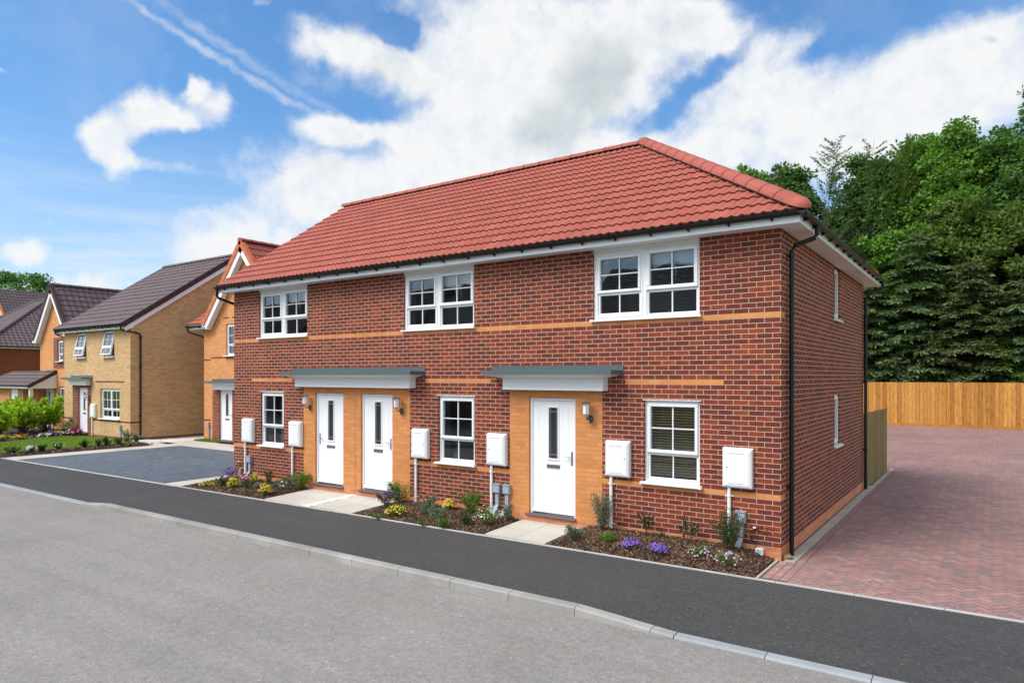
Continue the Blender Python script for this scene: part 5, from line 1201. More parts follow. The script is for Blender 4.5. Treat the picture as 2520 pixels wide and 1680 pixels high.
def broad_tree(name, loc, H, R, m, label, group, nleaf=15000, size=.16, trunk=.16, seed=0, base=.12, clump=90, sprays=.9, tall=1.0):
    r = np.random.default_rng(seed); root = empty(name, loc, label, 'tree', group); g = MB()
    lean = r.normal(0, .25, 2); top = Vector((lean[0], lean[1], H*.86))
    g.tube([(0,0,-.3),(lean[0]*.3,lean[1]*.3,H*.3),(lean[0]*.7,lean[1]*.7,H*.6),tuple(top)], [trunk*1.25,trunk,trunk*.6,.03], 8)
    CC = []; CR = []
    for i in range(clump):
        t = r.uniform(base, 1)**.9; z = H*t; prof = math.sin(min(1, max(.02, (t-base*.5)/(1-base*.5)))**.75*PI)**.55 if t < .97 else .25
        a = r.uniform(0, 2*PI); rad = R*prof*r.uniform(.35, 1.0)**.6; p = np.array([math.cos(a)*rad+lean[0]*t, math.sin(a)*rad+lean[1]*t, z+r.normal(0,.2)])
        CC.append(p); CR.append(R*r.uniform(.16,.30))
        if i % 3 == 0:
            z0 = max(.5, z-rad*.8); g.tube([(lean[0]*z0/H,lean[1]*z0/H,z0),(p[0]*.5,p[1]*.5,(z0+z)/2+.1),(p[0]*.92,p[1]*.92,z)], [trunk*.28,trunk*.17,.012], 5)
    for i in range(int(14*sprays)):          # leading shoots that break the outline
        a = r.uniform(0, 2*PI); rad = R*r.uniform(0,.7); CC.append(np.array([math.cos(a)*rad, math.sin(a)*rad, H*(1-.10*(rad/R)**2)+r.uniform(-.2,.5)])); CR.append(R*r.uniform(.06,.13))
    CC = np.array(CC); CR = np.array(CR); w_ = CR**2; k = r.choice(len(CC), nleaf, p=w_/w_.sum())
    d = unit(r.normal(size=(nleaf,3))); rr = r.uniform(.25, 1, nleaf)**.5; C = CC[k]+d*(CR[k]*rr)[:,None]*np.array([1.15,1.15,.62])
    C[:,2] = np.maximum(C[:,2], .15); C[:,1] = np.where((loc[1] > 30) & (loc[1]+C[:,1] < 31.9), 31.9-loc[1]+rng.uniform(0,.4,nleaf), C[:,1])
    D = unit(d*.7+np.array([0,0,-.25])+r.normal(0,.5,(nleaf,3))); S = size*r.uniform(.6,1.35,nleaf)
    rl = unit(d+r.normal(0,.55,(nleaf,3))+np.array([0,0,.9])); rl = np.cross(D, rl)
    V = leaf_verts(C, D, S, .38, .3, roll=np.cross(D, rl)*1.0)
    g.build('trunk', M['trunk'], root, inv=False); np_mesh('crown', V, quads(V), m, root)
    return root
def conifer(name, loc, H, R, m, label, group, seed=0, whorls=26, droop=.25, size=.30, per=12, ne=3, up=.0, sparse=1.0, power=.85, wind=(0,0), boughs=1.0):
    r = np.random.default_rng(seed); root = empty(name, loc, label, 'tree', group); g = MB(); wv = np.array([wind[0], wind[1]])
    tp = lambda t: np.array([wv[0]*t**3*.45, wv[1]*t**3*.45, H*t])
    g.tube([tuple(tp(t)-np.array([0,0,.3*(t==0)])) for t in (0,.25,.5,.75,1)], [.16,.12,.07,.03,.006], 7)
    Cs, Ds, Ss = [], [], []
    for i in range(whorls):
        t = .04+.94*(i/whorls)**1.0; L0 = R*(1-t)**power+.15; nb = max(4, int(per*(1-.45*t)))
        for j in range(nb):
            a = r.uniform(0, 2*PI); L_ = L0*r.uniform(.65,1.15); dirn = unit(np.array([math.cos(a)+wv[0]*.22*t, math.sin(a)+wv[1]*.22*t, up])); o = tp(min(1, t+r.uniform(-.5,.5)/whorls))
            nseg = max(3, int(L_/.16*sparse)); pts = []
            for q in range(nseg+1):
                s_ = q/nseg; pts.append(o+dirn*L_*s_+np.array([0,0,-droop*L_*s_**1.3+.22*droop*L_*s_**3]))
            if j % 2 == 0: g.tube([tuple(pts[0]), tuple(pts[len(pts)//2]), tuple(pts[-1])], [.02*boughs,.012*boughs,.005], 4, cap=False)
            side = unit(np.cross(dirn, [0,0,1]))
            for q in range(1, nseg+1):
                s_ = q/nseg; wdt = (.15+.45*L_*.35*(1-abs(s_-.45)))*boughs
                for sg in (-1, 1, 0):
                    for e in range(ne):
                        f = r.uniform(.1,1); c = pts[q]+side*sg*wdt*f*.55+r.normal(0,.03,3)+np.array([0,0,-.06*f])
                        Cs.append(c); Ds.append(unit(dirn*.8+side*sg*.7+np.array([0,0,-.15-.25*droop+up*.8])+r.normal(0,.22,3))); Ss.append(size*r.uniform(.6,1.2))
    C, D, S = np.array(Cs), np.array(Ds), np.array(Ss)
    C[:,2] = np.maximum(C[:,2], .1); ok = loc[1]+C[:,1] > 31.75; C, D, S = C[ok], D[ok], S[ok]
    V = leaf_verts(C, D, S, .17, .5, roll=np.array([0,0,1.0])+r.normal(0,.4,(len(C),3)))
    g.build('trunk', M['trunk'], root, inv=False); np_mesh('crown', V, quads(V), m, root); return root
TG = 'trees behind the timber fence'
def w2(px, y):       # plan position along the belt behind the fence
    return px
# a belt of broadleaved trees and conifers; x, y, height, radius
BT = [
 ('broad', -14.6, 40.5, 17.5, 3.0, 'leaf_bright', 'leftmost leafy tree rising above the middle of the red hip', 10),
 ('broad', -11.6, 39.0, 17.0, 3.0, 'leaf_bright', 'light green broadleaf tree just peeping over the red hip tiles', 11),
 ('broad', -8.8, 38.5, 16.4, 2.8, 'leaf_mid', 'loose leafy tree between the roof hip and the bare topped larch', 12),
 ('broad', -4.6, 40.5, 16.6, 3.0, 'leaf_mid', 'mid green broadleaf tree behind the thin windswept larches', 13),
 ('broad', -1.6, 41.0, 17.4, 3.2, 'leaf_bright', 'bright green broadleaf tree right of the smaller windswept larch', 14),
 ('broad', .9, 39.5, 17.2, 3.2, 'leaf_bright', 'tallest bright green sycamore with twin domed tops', 15),
 ('broad', 3.0, 40.5, 17.0, 3.0, 'leaf_mid', 'dark green broadleaf tree right of the twin topped sycamore', 16),
 ('broad', 5.2, 39.5, 19.3, 3.4, 'leaf_mid', 'tallest dark tree cut off by the right edge of the photo', 17),
 ('broad', 8.2, 39.5, 19.0, 3.6, 'leaf_mid', 'dark leafy tree just beyond the right edge', 18),
 ('broad', 3.4, 36.2, 11.6, 2.5, 'leaf_olive', 'olive and yellow tinged broadleaf tree low in front at the right', 19),
 ('broad', .6, 36.5, 12.4, 2.3, 'leaf_olive', 'brownish green tree in front of the twin topped sycamore', 20),
 ('broad', -2.6, 36.0, 11.0, 2.2, 'leaf_bright', 'small bright green tree in front of the windswept larches', 21),
 ('broad', 6.2, 35.6, 10.5, 2.4, 'leaf_mid', 'round green tree low at the right edge above the fence', 22),
]
for i, (k, x, y, H, R, m, lab, sd_) in enumerate(BT):
    broad_tree('broadleaf_tree', (x,y,0), H, R, M[m], lab, TG, nleaf=30000, size=.22, seed=sd_, clump=130, base=.06)
CN = [
 (-6.5, 37.4, 18.0, 4.0, 'needle', 'tall thin windswept larch with bare curved twigs against the sky', 31, dict(droop=-.40, sparse=1.0, per=9, size=.21, up=.35, wind=(1.6,1.0), power=.60, boughs=.40, ne=2)),
 (-4.5, 38.2, 17.7, 3.2, 'needle', 'shorter windswept larch top right of the tall one', 32, dict(droop=-.40, sparse=1.0, per=9, size=.21, up=.35, wind=(1.8,1.1), power=.60, boughs=.40, ne=2)),
 (-2.7, 38.8, 17.6, 3.0, 'needle_light', 'feathery larch top leaning right beside the sycamore', 33, dict(droop=-.3, sparse=.9, per=10, size=.22, up=.6, wind=(1.8,1.1), power=.5, boughs=.5)),
 (-9.3, 37.0, 17.0, 1.5, 'needle', 'small pine top with upright grey green needles left of the larches', 34, dict(droop=-.25, per=9, size=.24, up=.5)),
 (-5.6, 34.2, 11.2, 2.6, 'needle_light', 'light green feathery larch rising just behind the rear gutter corner', 35, dict(droop=.1, per=12)),
 (-3.3, 33.8, 8.6, 2.6, 'needle', 'blue green spruce with arching boughs nearest the rear downpipe', 36, dict(droop=.3, per=13)),
 (-1.1, 34.4, 11.0, 2.6, 'needle', 'blue green spruce with drooping crown in the middle of the belt', 37, dict(droop=.35, per=13)),
 (1.4, 34.2, 9.2, 2.6, 'needle_olive', 'olive toned spruce right of the blue green one', 38, dict(droop=.3, per=13)),
 (3.7, 34.0, 8.0, 2.6, 'needle', 'spruce with layered flat boughs above the right end of the fence', 39, dict(droop=.25, per=13)),
 (5.8, 33.9, 7.2, 2.5, 'needle_light', 'fresh green spruce low at the right edge of the photo', 40, dict(droop=.25, per=13)),
 (-4.6, 33.6, 5.2, 2.3, 'needle_olive', 'low brownish green conifer behind the near end of the fence', 41, dict(droop=.25, per=12)),
 (-2.2, 33.6, 4.8, 2.2, 'needle_olive', 'low olive conifer left of centre just above the fence', 42, dict(droop=.25, per=12)),
 (.2, 33.6, 5.6, 2.3, 'needle_olive', 'squat dull green conifer in the centre just above the fence', 43, dict(droop=.25, per=12)),
 (2.6, 33.6, 5.0, 2.3, 'needle_light', 'low bright conifer with layered tips right of centre above the fence', 44, dict(droop=.22, per=12)),
 (4.7, 33.6, 4.4, 2.2, 'needle', 'lowest spruce at the right above the fence boards', 45, dict(droop=.22, per=12)),
 (-7.0, 33.4, 6.5, 2.4, 'needle', 'spruce mostly hidden behind the rear corner of the terrace', 46, dict(droop=.25, per=12)),
]
for (x, y, H, R, m, lab, sd_, kw) in CN:
    if 'wind' not in kw and R > 2: R *= 1.3; kw = dict(power=.62, ne=4, size=.34, **kw)
    conifer('conifer', (x,y,0), H, R, M[m], lab, TG, seed=sd_, whorls=int(H*2.1)+4, **kw)
# a deep dark wood continues behind the belt
V = []; nl = 60000
C = np.stack([rng.uniform(-14, 16, nl), rng.uniform(42, 50, nl), rng.uniform(0, 1, nl)**.8], -1)
C[:,2] *= 13+1.6*np.sin(C[:,0]*.9)+.35*np.clip(C[:,0], -4, 9); D = unit(rng.normal(size=(nl,3))); V = leaf_verts(C, D, rng.uniform(.3,.6,nl), .42)
tag(np_mesh('woodland', V, quads(V), M['leaf_mid']), kind='stuff')
V = []; nl = 9000
C = np.stack([rng.uniform(-9, 10, nl), rng.uniform(32.3, 33.6, nl), rng.uniform(0, 2.75, nl)], -1); D = unit(rng.normal(size=(nl,3))+np.array([0,0,.3])); V = leaf_verts(C, D, rng.uniform(.12,.26,nl), .42)
tag(np_mesh('undergrowth', V, quads(V), M['leaf_mid']), kind='stuff')
LG = 'trees beyond the left hand houses'
for (x, y, H, R, sd_, lab, mm) in ((-108,22,13.6,5.0,51,'green tree at the left edge beyond the hipped roof','leaf_mid'), (-99,24,15.2,5.2,52,'tallest green tree between the hipped roof and the pointed gable','leaf_mid'), (-92,24,14.4,4.6,53,'tree right of the tallest one, touching the pointed gable','leaf_mid'), (-66,32,12.6,2.6,54,'treetop just showing over the valley between the two brown roofs','leaf_bright'), (-115,24,12.5,4,55,'lowest rounded tree against the left border','leaf_mid')):
    broad_tree('broadleaf_tree', (x,y,0), H, R, M[mm], lab, LG, nleaf=9000, size=.34, seed=sd_, clump=70, base=.1, sprays=.7)

# ---- garden plants
def shrub(name, loc, h, w, m, label, n=260, size=.035, asp=.32, upright=.5, stems=9, seed=0, group='bed plants', cat='shrub', fl=None, nf=0, fs=.014, open_=0, fz=(.55,1.0), fr=1.0, flatten=1.0):
    h *= 1.15; w *= (1.22 if nf < 140 else 1.05); n = int(n*1.7); nf = int(nf*(.6 if fl is M['petal_purple'] else .75)) if fl in (M['petal_purple'], M['petal_yellow']) else int(nf*.85) if fl is M['petal_white'] or fl is M['petal_lilac'] else nf
    r = np.random.default_rng(seed+1000); root = empty(name, loc, label, cat, group); g = MB(); P = []; Dn = []
    for i in range(stems):
        a = r.uniform(0, 2*PI); rad = w*.5*r.uniform(.2,1); tip = np.array([math.cos(a)*rad, math.sin(a)*rad, h*r.uniform(.6,1.0)*(1-.25*(rad/(w*.5))**2)])
        mid = tip*np.array([.45,.45,.55])+r.normal(0,.01,3); g.tube([(0,0,-.02), tuple(mid), tuple(tip)], [.004,.003,.0015], 4, cap=False)
        for k in range(max(2, n//stems)):
            t = r.uniform(.15+.25*open_, 1); q = (mid*(t/.5) if t < .5 else mid+(tip-mid)*((t-.5)/.5)); P.append(q+r.normal(0, w*.055*(1-open_*.6), 3)*np.array([1,1,.7*flatten])); dd = q-np.array([0,0,h*.35]); Dn.append(unit(unit(dd)*np.array([1,1,.5])+np.array([0,0,upright])+r.normal(0,.45,3)))
    P, Dn = np.array(P), np.array(Dn); P[:,2] = np.maximum(P[:,2], .005); S = size*r.uniform(.55,1.25,len(P)); V = leaf_verts(P, Dn, S, asp, .3)
    g.build('stems', M['stem'], root, inv=False); np_mesh('leaves', V, quads(V), m, root)
    if fl:
        Q = []
        for i in range(nf):
            a = r.uniform(0, 2*PI); rad = w*.5*fr*math.sqrt(r.uniform(0,1)); z = h*r.uniform(*fz)*math.sqrt(max(.1, 1-(rad/(w*.56))**2)); c = np.array([math.cos(a)*rad, math.sin(a)*rad, z+.006]); nn = unit(np.array([math.cos(a)*.5, math.sin(a)*.5-.45, 1.0])+r.normal(0,.3,3)); t1 = unit(np.cross(nn, r.normal(size=3))); t2 = np.cross(nn, t1)
            for k in range(5):
                b = k*2*PI/5; dv = t1*math.cos(b)+t2*math.sin(b); sv = np.cross(nn, dv); s_ = fs*r.uniform(.8,1.2); Q += [c, c+dv*s_*.6+sv*s_*.45, c+dv*s_+nn*s_*.15, c+dv*s_*.6-sv*s_*.45]
        Q = np.array(Q); np_mesh('flowers', Q, quads(Q), fl, root)
    return root
z_ = .05
G1, G2, G3 = 'plants in the left bed', 'plants in the middle bed', 'plants in the right bed'
shrub('flowering_plant', (-12.75,-1.12,.03), .13, .30, M['leaf_green'], 'yellow flowers at the front left corner of the left bed', 150, .03, seed=1, group=G1, cat='flower', fl=M['petal_yellow'], nf=110, fs=.016)
shrub('shrub', (-12.35,-.95,.05), .22, .30, M['leaf_dark'], 'dark green bushy plant behind the front left yellow flowers', 420, .028, seed=2, group=G1)
shrub('flowering_plant', (-12.9,-.42,.06), .30, .34, M['leaf_dark'], 'pansies in deep violet at the house corner end of the left bed', 260, .03, seed=3, group=G1, cat='flower', fl=M['petal_violet'], nf=22, fs=.038)
shrub('flowering_plant', (-11.85,-.98,.05), .25, .30, M['leaf_green'], 'tall yellow flowers in the front middle of the left bed', 260, .03, seed=4, group=G1, cat='flower', fl=M['petal_yellow'], nf=150, fs=.017)
shrub('flowering_plant', (-12.30,-.38,.08), .20, .20, M['leaf_dark'], 'magenta pink flowers below the grey cable box', 120, .028, seed=5, group=G1, cat='flower', fl=M['petal_pink'], nf=16, fs=.036)
shrub('flowering_plant', (-12.02,-.32,.08), .22, .26, M['leaf_green'], 'low yellow flowers below the leftmost white meter box', 160, .028, seed=6, group=G1, cat='flower', fl=M['petal_yellow'], nf=110, fs=.016)
shrub('shrub', (-11.50,-.86,.06), .22, .30, M['leaf_dark'], 'dark leafy clump in the middle of the left bed', 380, .028, seed=7, group=G1)
shrub('shrub', (-11.62,-.22,.09), .30, .26, M['leaf_dark'], 'upright dark bush against the wall below the leftmost ground floor window', 480, .026, seed=8, group=G1)
shrub('shrub', (-11.15,-.80,.07), .14, .36, M['leaf_grey'], 'low silvery grey creeping plant in the left bed', 420, .024, seed=9, group=G1)
shrub('shrub', (-10.98,-.48,.08), .16, .26, M['leaf_grey'], 'small grey leaved plant behind the silvery creeper', 260, .024, seed=10, group=G1)
shrub('flowering_plant', (-10.52,-1.10,.04), .24, .26, M['leaf_green'], 'yellow flowers nearest the concrete path at the front of the left bed', 220, .028, seed=11, group=G1, cat='flower', fl=M['petal_yellow'], nf=170, fs=.017)
shrub('shrub', (-11.05,-.22,.09), .18, .24, M['leaf_olive'], 'small yellowish plant against the wall in the left bed', 220, .03, seed=12, group=G1)
shrub('shrub', (-10.80,-.20,.09), .24, .26, M['leaf_grey'], 'spiky grey green plant beside the second meter box conduit', 300, .04, .16, seed=13, group=G1)
shrub('flowering_plant', (-10.66,-.55,.07), .18, .20, M['leaf_green'], 'small plant with pink and white blooms near the slab path', 200, .028, seed=14, group=G1, cat='flower', fl=M['petal_lilac'], nf=9, fs=.03)
shrub('shrub', (-10.42,-.22,.09), .32, .50, M['leaf_green'], 'wide bright green bush at the wall beside the left front door pillar', 900, .032, seed=15, group=G1, stems=16)
# middle bed
shrub('flowering_plant', (-7.22,-.66,.07), .34, .40, M['leaf_dark'], 'tall purple flowering wallflower at the path edge of the middle bed', 520, .035, .2, seed=20, group=G2, cat='flower', fl=M['petal_violet'], nf=60, fs=.020, stems=16, open_=.5)
shrub('shrub', (-7.32,-.24,.09), .38, .52, M['leaf_green'], 'large light green bush below the third meter box', 1300, .030, seed=21, group=G2, stems=20)
shrub('flowering_plant', (-6.62,-1.02,.05), .18, .34, M['leaf_green'], 'yellow flowers at the pavement side of the middle bed', 260, .03, seed=22, group=G2, cat='flower', fl=M['petal_yellow'], nf=130, fs=.018)
shrub('shrub', (-6.80,-1.28,.02), .06, .22, M['leaf_green'], 'tiny low green tuft at the front edge of the middle bed', 160, .026, seed=23, group=G2)
shrub('shrub', (-6.18,-.72,.07), .22, .26, M['leaf_grey'], 'grey green plant in the centre left of the middle bed', 420, .026, seed=24, group=G2)
shrub('shrub', (-6.42,-.28,.09), .26, .32, M['leaf_grey'], 'grey leaved bush against the wall of the middle bed', 460, .028, seed=25, group=G2, open_=.3)
shrub('flowering_plant', (-5.98,-.24,.09), .20, .26, M['leaf_green'], 'compact yellow flowers at the wall below the middle window', 180, .026, seed=26, group=G2, cat='flower', fl=M['petal_yellow'], nf=150, fs=.018)
shrub('shrub', (-5.68,-.90,.06), .26, .34, M['leaf_grey'], 'loose grey green plant near the front middle of the middle bed', 480, .030, seed=27, group=G2)
shrub('shrub', (-5.32,-1.20,.03), .16, .24, M['leaf_green'], 'fresh green plant overhanging the pavement kerb', 300, .03, seed=28, group=G2)
shrub('shrub', (-5.72,-1.26,.03), .07, .22, M['leaf_green'], 'small flat green weed on the kerb of the middle bed', 160, .026, seed=29, group=G2)
shrub('shrub', (-5.45,-.26,.09), .42, .46, M['leaf_green'], 'tallest bright lime green bush of the middle bed', 950, .034, seed=30, group=G2, stems=16)
shrub('shrub', (-5.02,-.92,.06), .22, .22, M['leaf_dark'], 'small dark grey green bush in front of the white flowered one', 480, .024, seed=31, group=G2)
shrub('flowering_plant', (-4.72,-.72,.07), .30, .42, M['leaf_green'], 'wide green plant dotted with white flowers', 800, .028, .2, seed=32, group=G2, cat='flower', fl=M['petal_white'], nf=90, fs=.013)
shrub('shrub', (-4.62,-.24,.08), .26, .24, M['leaf_grey'], 'grey green sprig at the foot of the two grey cable boxes', 260, .03, seed=33, group=G2)
# right bed
shrub('shrub', (-2.92,-.86,.05), .22, .32, M['leaf_grey'], 'left of the two neat grey green mounds in the right bed', 900, .024, .4, seed=40, group=G3, stems=22, flatten=.7)
shrub('shrub', (-2.72,-.26,.08), .62, .50, M['leaf_grey'], 'tall open grey green shrub beside the right hand door', 1000, .034, .22, seed=41, group=G3, stems=20, open_=.4)
shrub('shrub', (-2.38,-.72,.07), .14, .30, M['leaf_green'], 'right of the two neat mounds, lower and greener', 800, .022, .4, seed=42, group=G3, stems=22)
shrub('flowering_plant', (-1.95,-.80,.07), .13, .30, M['leaf_dark'], 'left mound of bright purple flowers in the right bed', 260, .022, seed=43, group=G3, cat='flower', fl=M['petal_purple'], nf=190, fs=.015, fz=(.6,1.1))
shrub('flowering_plant', (-1.50,-.86,.07), .13, .28, M['leaf_dark'], 'right mound of bright purple flowers in the right bed', 260, .022, seed=44, group=G3, cat='flower', fl=M['petal_purple'], nf=200, fs=.015, fz=(.6,1.1))
shrub('shrub', (-1.95,-.20,.10), .42, .28, M['leaf_dark'], 'thin twiggy sapling against the wall below the right window, left of two', 130, .042, .35, seed=45, group=G3, open_=.8, stems=7)
shrub('shrub', (-1.28,-.20,.10), .38, .26, M['leaf_dark'], 'thin twiggy sapling below the right end of the right window', 120, .042, .35, seed=46, group=G3, open_=.8, stems=7)
shrub('shrub', (-1.72,-.24,.09), .14, .18, M['leaf_dark'], 'tiny seedling between the two twiggy saplings', 40, .04, .35, seed=47, group=G3, open_=.6, stems=4)
shrub('shrub', (-.66,-.30,.10), .58, .50, M['leaf_dark'], 'bushy green shrub growing in front of the right hand conduit and grey box', 1050, .030, .3, seed=48, group=G3, open_=.35, stems=22)
shrub('flowering_plant', (-.92,-.74,.07), .16, .32, M['leaf_green'], 'loose pale lilac flowers nearer the doorway side, left of two', 260, .024, seed=49, group=G3, cat='flower', fl=M['petal_lilac'], nf=42, fs=.015)
shrub('flowering_plant', (-.50,-.88,.06), .18, .32, M['leaf_green'], 'loose pale lilac flowers nearest the house corner', 260, .024, seed=50, group=G3, cat='flower', fl=M['petal_lilac'], nf=55, fs=.016)
# clod of mud by the downpipe
g = MB(); base = 0; N_ = 10
for i in range(7):
    for j in range(N_):
        th, ph_ = PI/2*i/6, 2*PI*j/N_; rr = 1+random.uniform(-.22,.22); g.v.append((.085*math.sin(th)*math.cos(ph_)*rr, .09*math.sin(th)*math.sin(ph_)*rr, .085*math.cos(th)*rr))
for i in range(6):
    for j in range(N_): g.f.append((i*N_+j, (i+1)*N_+j, (i+1)*N_+(j+1) % N_, i*N_+(j+1) % N_)); g.m.append(0)
cl = g.build('mud_clod', plain('mud', (.24,.14,.07), .95, var=.4, scale=30)); cl.location = (.055, .13, .01); tag(cl, 'crumbly lump of brown mud at the foot of the front downpipe', 'mud')

# left border: laurels and small shrubs
LB = 'laurels along the neighbours\' border'
def laurel(loc, h, w, n, lab, seed, m='leaf_laurel', size=.19):
    n = n*3; r = np.random.default_rng(seed); root = empty('laurel_bush', loc, lab, 'bush', LB); g = MB(); P = []; D = []
    for i in range(26):
        a = r.uniform(0, 2*PI); rad = w*.5*r.uniform(.1,1); tip = np.array([math.cos(a)*rad, math.sin(a)*rad, h*r.uniform(.55,1.0)*(1-.15*(rad/(w*.5))**2)]); mid = tip*np.array([.6,.6,.5]); g.tube([(0,0,-.05), tuple(mid), tuple(tip)], [.02,.012,.005], 4, cap=False)
        for k in range(n//26): t = r.uniform(.25, 1)**.7; q = (mid*(t/.5) if t < .5 else mid+(tip-mid)*((t-.5)/.5)); P.append(q+r.normal(0,.05,3)); D.append(unit(np.array([math.cos(a)*.4,math.sin(a)*.4,.7])+r.normal(0,.55,3)))
    P, D = np.array(P), np.array(D); V = leaf_verts(P, D, size*r.uniform(.6,1.2,len(P)), .27, .2); g.build('stems', M['stem'], root, inv=False); np_mesh('leaves', V, quads(V), M[m], root)
laurel((-34.0,3.5,0), 1.75, 1.9, 1000, 'tallest bright green laurel against the buff house', 60); laurel((-35.4,3.0,0), 1.65, 1.9, 1000, 'bright laurel in front of the porch post', 61)
laurel((-33.3,2.3,0), 1.5, 1.5, 700, 'laurel in the middle of the border', 62); laurel((-32.6,1.1,0), 1.25, 1.4, 560, 'lower spreading laurel nearer the pavement', 63)
laurel((-34.3,1.6,0), 1.45, 1.5, 640, 'laurel in front of the white garage door', 64); laurel((-33.8,.2,0), 1.3, 1.5, 560, 'laurel at the left edge of the photo', 65); laurel((-32.4,-.2,0), .8, 1.0, 320, 'small laurel at the front of the left border', 66)
LE = 'small shrubs edging the neighbours\' lawn'
for i, (x, y, h, w, m, lab, fl, nf) in enumerate((
  (-24.78,-1.0,.26,.70,'leaf_dark','low dark shrub at the pavement corner of the lawn',None,0), (-24.72,-.45,.26,.42,'leaf_grey','white flowered shrub second along the lawn edge','petal_white',60),
  (-24.75,-.1,.24,.42,'leaf_dark','dark rounded shrub third along the lawn edge',None,0), (-24.72,.45,.28,.42,'leaf_dark','shrub with a few pale blooms fourth along the lawn edge','petal_white',16),
  (-24.9,1.35,.32,.38,'leaf_dark','upright dark shrub in the middle of the lawn edge',None,0), (-24.9,1.8,.30,.34,'leaf_grey','grey green shrub right of the upright dark one',None,0), (-24.9,2.1,.36,.36,'leaf_dark','close set dark shrub in front of the buff house window',None,0),
  (-25.0,2.6,.30,.42,'leaf_dark','straggly shrub left of the grey cable box',None,0), (-25.5,3.1,.58,.46,'leaf_grey','tallest shrub at the corner of the buff house',None,0), (-25.3,3.4,.42,.40,'leaf_grey','last shrub beside the white gravel',None,0))):
    shrub('shrub', (x,y,.02), h*.8, w*.82, M[m], lab, 300, .05, seed=80+i, group=LE, fl=M[fl] if fl else None, nf=nf, fs=.03)
LF = 'flowers around the neighbours\' lawn'
for i, (x, y, h, w, m, fl, lab) in enumerate((
  (-30.3,.55,.22,.7,'leaf_olive','petal_yellow','yellow green clump left of the orange marigolds'), (-30.4,1.25,.2,.5,'leaf_green','petal_orange','orange marigolds beside the lawn'), (-30.7,2.2,.16,.5,'leaf_grey','petal_white','white flowers at the left end of the curved border'),
  (-30.9,2.75,.2,.4,'leaf_green','petal_yellow','small yellow flowers in the curved border'), (-30.8,2.55,.2,.4,'leaf_grey','petal_violet','violet pansies in the curved border'), (-30.6,3.1,.24,.5,'leaf_dark','petal_white','white and red bedding flowers below the door'),
  (-30.5,3.35,.24,.4,'leaf_dark','petal_violet','purple pansies beside the plant pot'), (-30.2,3.2,.36,.6,'leaf_red','petal_pink','dark red leaved plant in front of the buff house door'))):
    shrub('flowering_plant', (x,y,.02), h, w, M[m], lab, 260, .06, seed=100+i, group=LF, cat='flower', fl=M[fl], nf=40, fs=.045)
for i, (x, y, lab, m, fl) in enumerate(((-31.25,3.25,'dark green pot of pink heather, left of two by the door','leaf_green','petal_pink'), (-31.0,3.35,'dark green pot with a small conifer, right of two by the door','leaf_green',None))):
    r_ = empty('plant_pot', (x,y,0), lab, 'plant pot', 'pots by the buff house door'); g = MB(); g.lathe((0,0,0), [(.001,0),(.12,0),(.17,.28),(.18,.30),(.155,.30),(.15,.26),(.001,.26)], 14); g.build('pot', plain('pot_green', (.02,.05,.05), .4), r_, inv=False, smooth=False)
    rr = np.random.default_rng(i); n = 260; P = np.stack([rr.normal(0,.09,n), rr.normal(0,.09,n), .28+rr.uniform(0,.32 if i == 0 else .45,n)], -1); P[:, :2] *= (1.3-(P[:,2:3]-.28)*(1 if i == 0 else 2.2)); V = leaf_verts(P, unit(rr.normal(0,.5,(n,3))+np.array([0,0,1])), .07*rr.uniform(.6,1.2,n), .25); np_mesh('leaves', V, quads(V), M[m], r_)
    if fl: P = P[:90]+np.array([0,0,.06]); V = leaf_verts(P, unit(rr.normal(0,.5,(90,3))+np.array([0,0,1])), np.full(90,.05), .4); np_mesh('flowers', V, quads(V), M[fl], r_)
g = MB(); pts = [(-31.0+.9*math.sin(t*PI)*0-.0+.0, 0, 0) for t in (0,)]
cv = [(-30.75+ .55*t, 2.1+1.45*t-.18*math.sin(t*PI)) for t in np.linspace(0,1,12)]
for (a, b) in zip(cv, cv[1:]): g.obox((a[0],a[1],-.02), (b[0]-a[0],b[1]-a[1],0), (.03,-.01,0), (0,0,.09))
tag(g.build('lawn_edging', plain('edging_dark', (.03,.05,.05), .5)), 'dark plastic edging strip curving between flowers and lawn', 'edging')

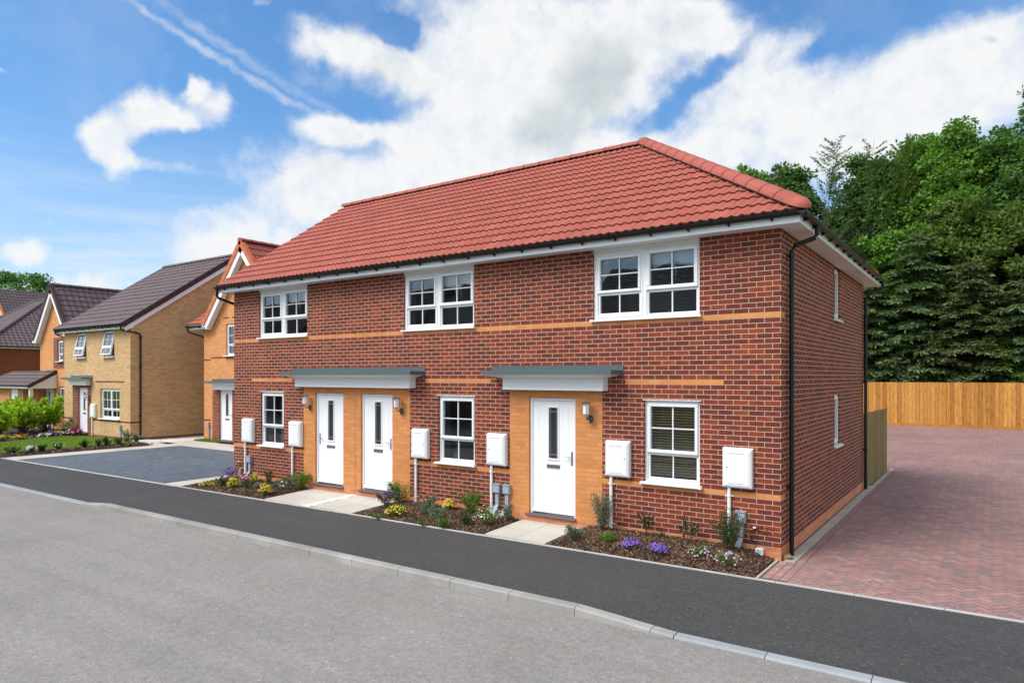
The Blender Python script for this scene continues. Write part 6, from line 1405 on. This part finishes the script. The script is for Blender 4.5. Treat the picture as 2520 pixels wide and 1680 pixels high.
# ------------------------------------------------------------------ houses across the road (they show in the window panes)
OG = 'houses across the road'
def opposite(x, lab, bm, rm):
    r = empty('facing_house', (x, -24, 0), lab, 'house', OG); y1, y0 = -19.5, -28.0; a, b = x-4.6, x+4.6
    hl = [(x-3.4, x-1.9, 1.0, 2.2), (x+1.7, x+3.2, 1.0, 2.2), (x-3.4, x-1.9, 3.6, 4.8), (x+1.7, x+3.2, 3.6, 4.8), (x-.5, x+.5, .1, 2.2)]
    g = MB(); wall_y(g, y1, a, b, -.1, 5.0, hl, facing=1)
    g.face([(a,y0,-.1),(a,y1,-.1),(a,y1,5),(a,(y0+y1)/2,8.2),(a,y0,5)]); g.face([(b,y1,-.1),(b,y0,-.1),(b,y0,5),(b,(y0+y1)/2,8.2),(b,y1,5)]); g.face([(a,y0,-.1),(b,y0,-.1),(b,y0,5),(a,y0,5)]); g.build('wall', bm, r)
    c_, s_ = math.cos(.644), math.sin(.644); L_ = 4.6/c_
    slope('roof', (b+.2, y1+.35, 4.95), (-1,0,0), (0,-c_,s_), 9.6, L_, rm, r, wave=.3, amp=.03); slope('roof', (a-.2, y0-.35, 4.95), (1,0,0), (0,c_,s_), 9.6, L_, rm, r, wave=.3, amp=.03)
    for i, h in enumerate(hl):
        g = MB(); 
        for (p, q, u, v) in ((h[0],h[0]+.06,h[2],h[3]),(h[1]-.06,h[1],h[2],h[3]),(h[0]+.06,h[1]-.06,h[2],h[2]+.06),(h[0]+.06,h[1]-.06,h[3]-.06,h[3]),((h[0]+h[1])/2-.03,(h[0]+h[1])/2+.03,h[2]+.06,h[3]-.06)): g.box(p, q, y1-.1, y1-.04, u, v)
        f = g.build('door' if i == 4 else 'window', M['white'], r); g = MB(); g.face([(h[0]+.06,y1-.08,h[2]+.06),(h[1]-.06,y1-.08,h[2]+.06),(h[1]-.06,y1-.08,h[3]-.06),(h[0]+.06,y1-.08,h[3]-.06)]); g.build('pane', M['door_glass'], f)
opposite(-42, 'dark red brick house across the road, mirrored in the far left windows', M['dark_brick'], M['brown_tile'])
opposite(-31, 'red brick house across the road with brown roof, second in its row', M['red_brick'], M['brown_tile'])
opposite(-20.5, 'dark brick house across the road with brown roof, third in its row', M['dark_brick'], M['brown_tile'])
opposite(-10, 'red brick house across the road, nearest opposite the terrace', M['red_brick'], M['brown_tile'])
g = MB(); g.face([(-120,-19.4,-.02),(80,-19.4,-.02),(80,-11.6,-.02),(-120,-11.6,-.02)]); tag(g.build('forecourt', M['grey_block']), kind='structure')
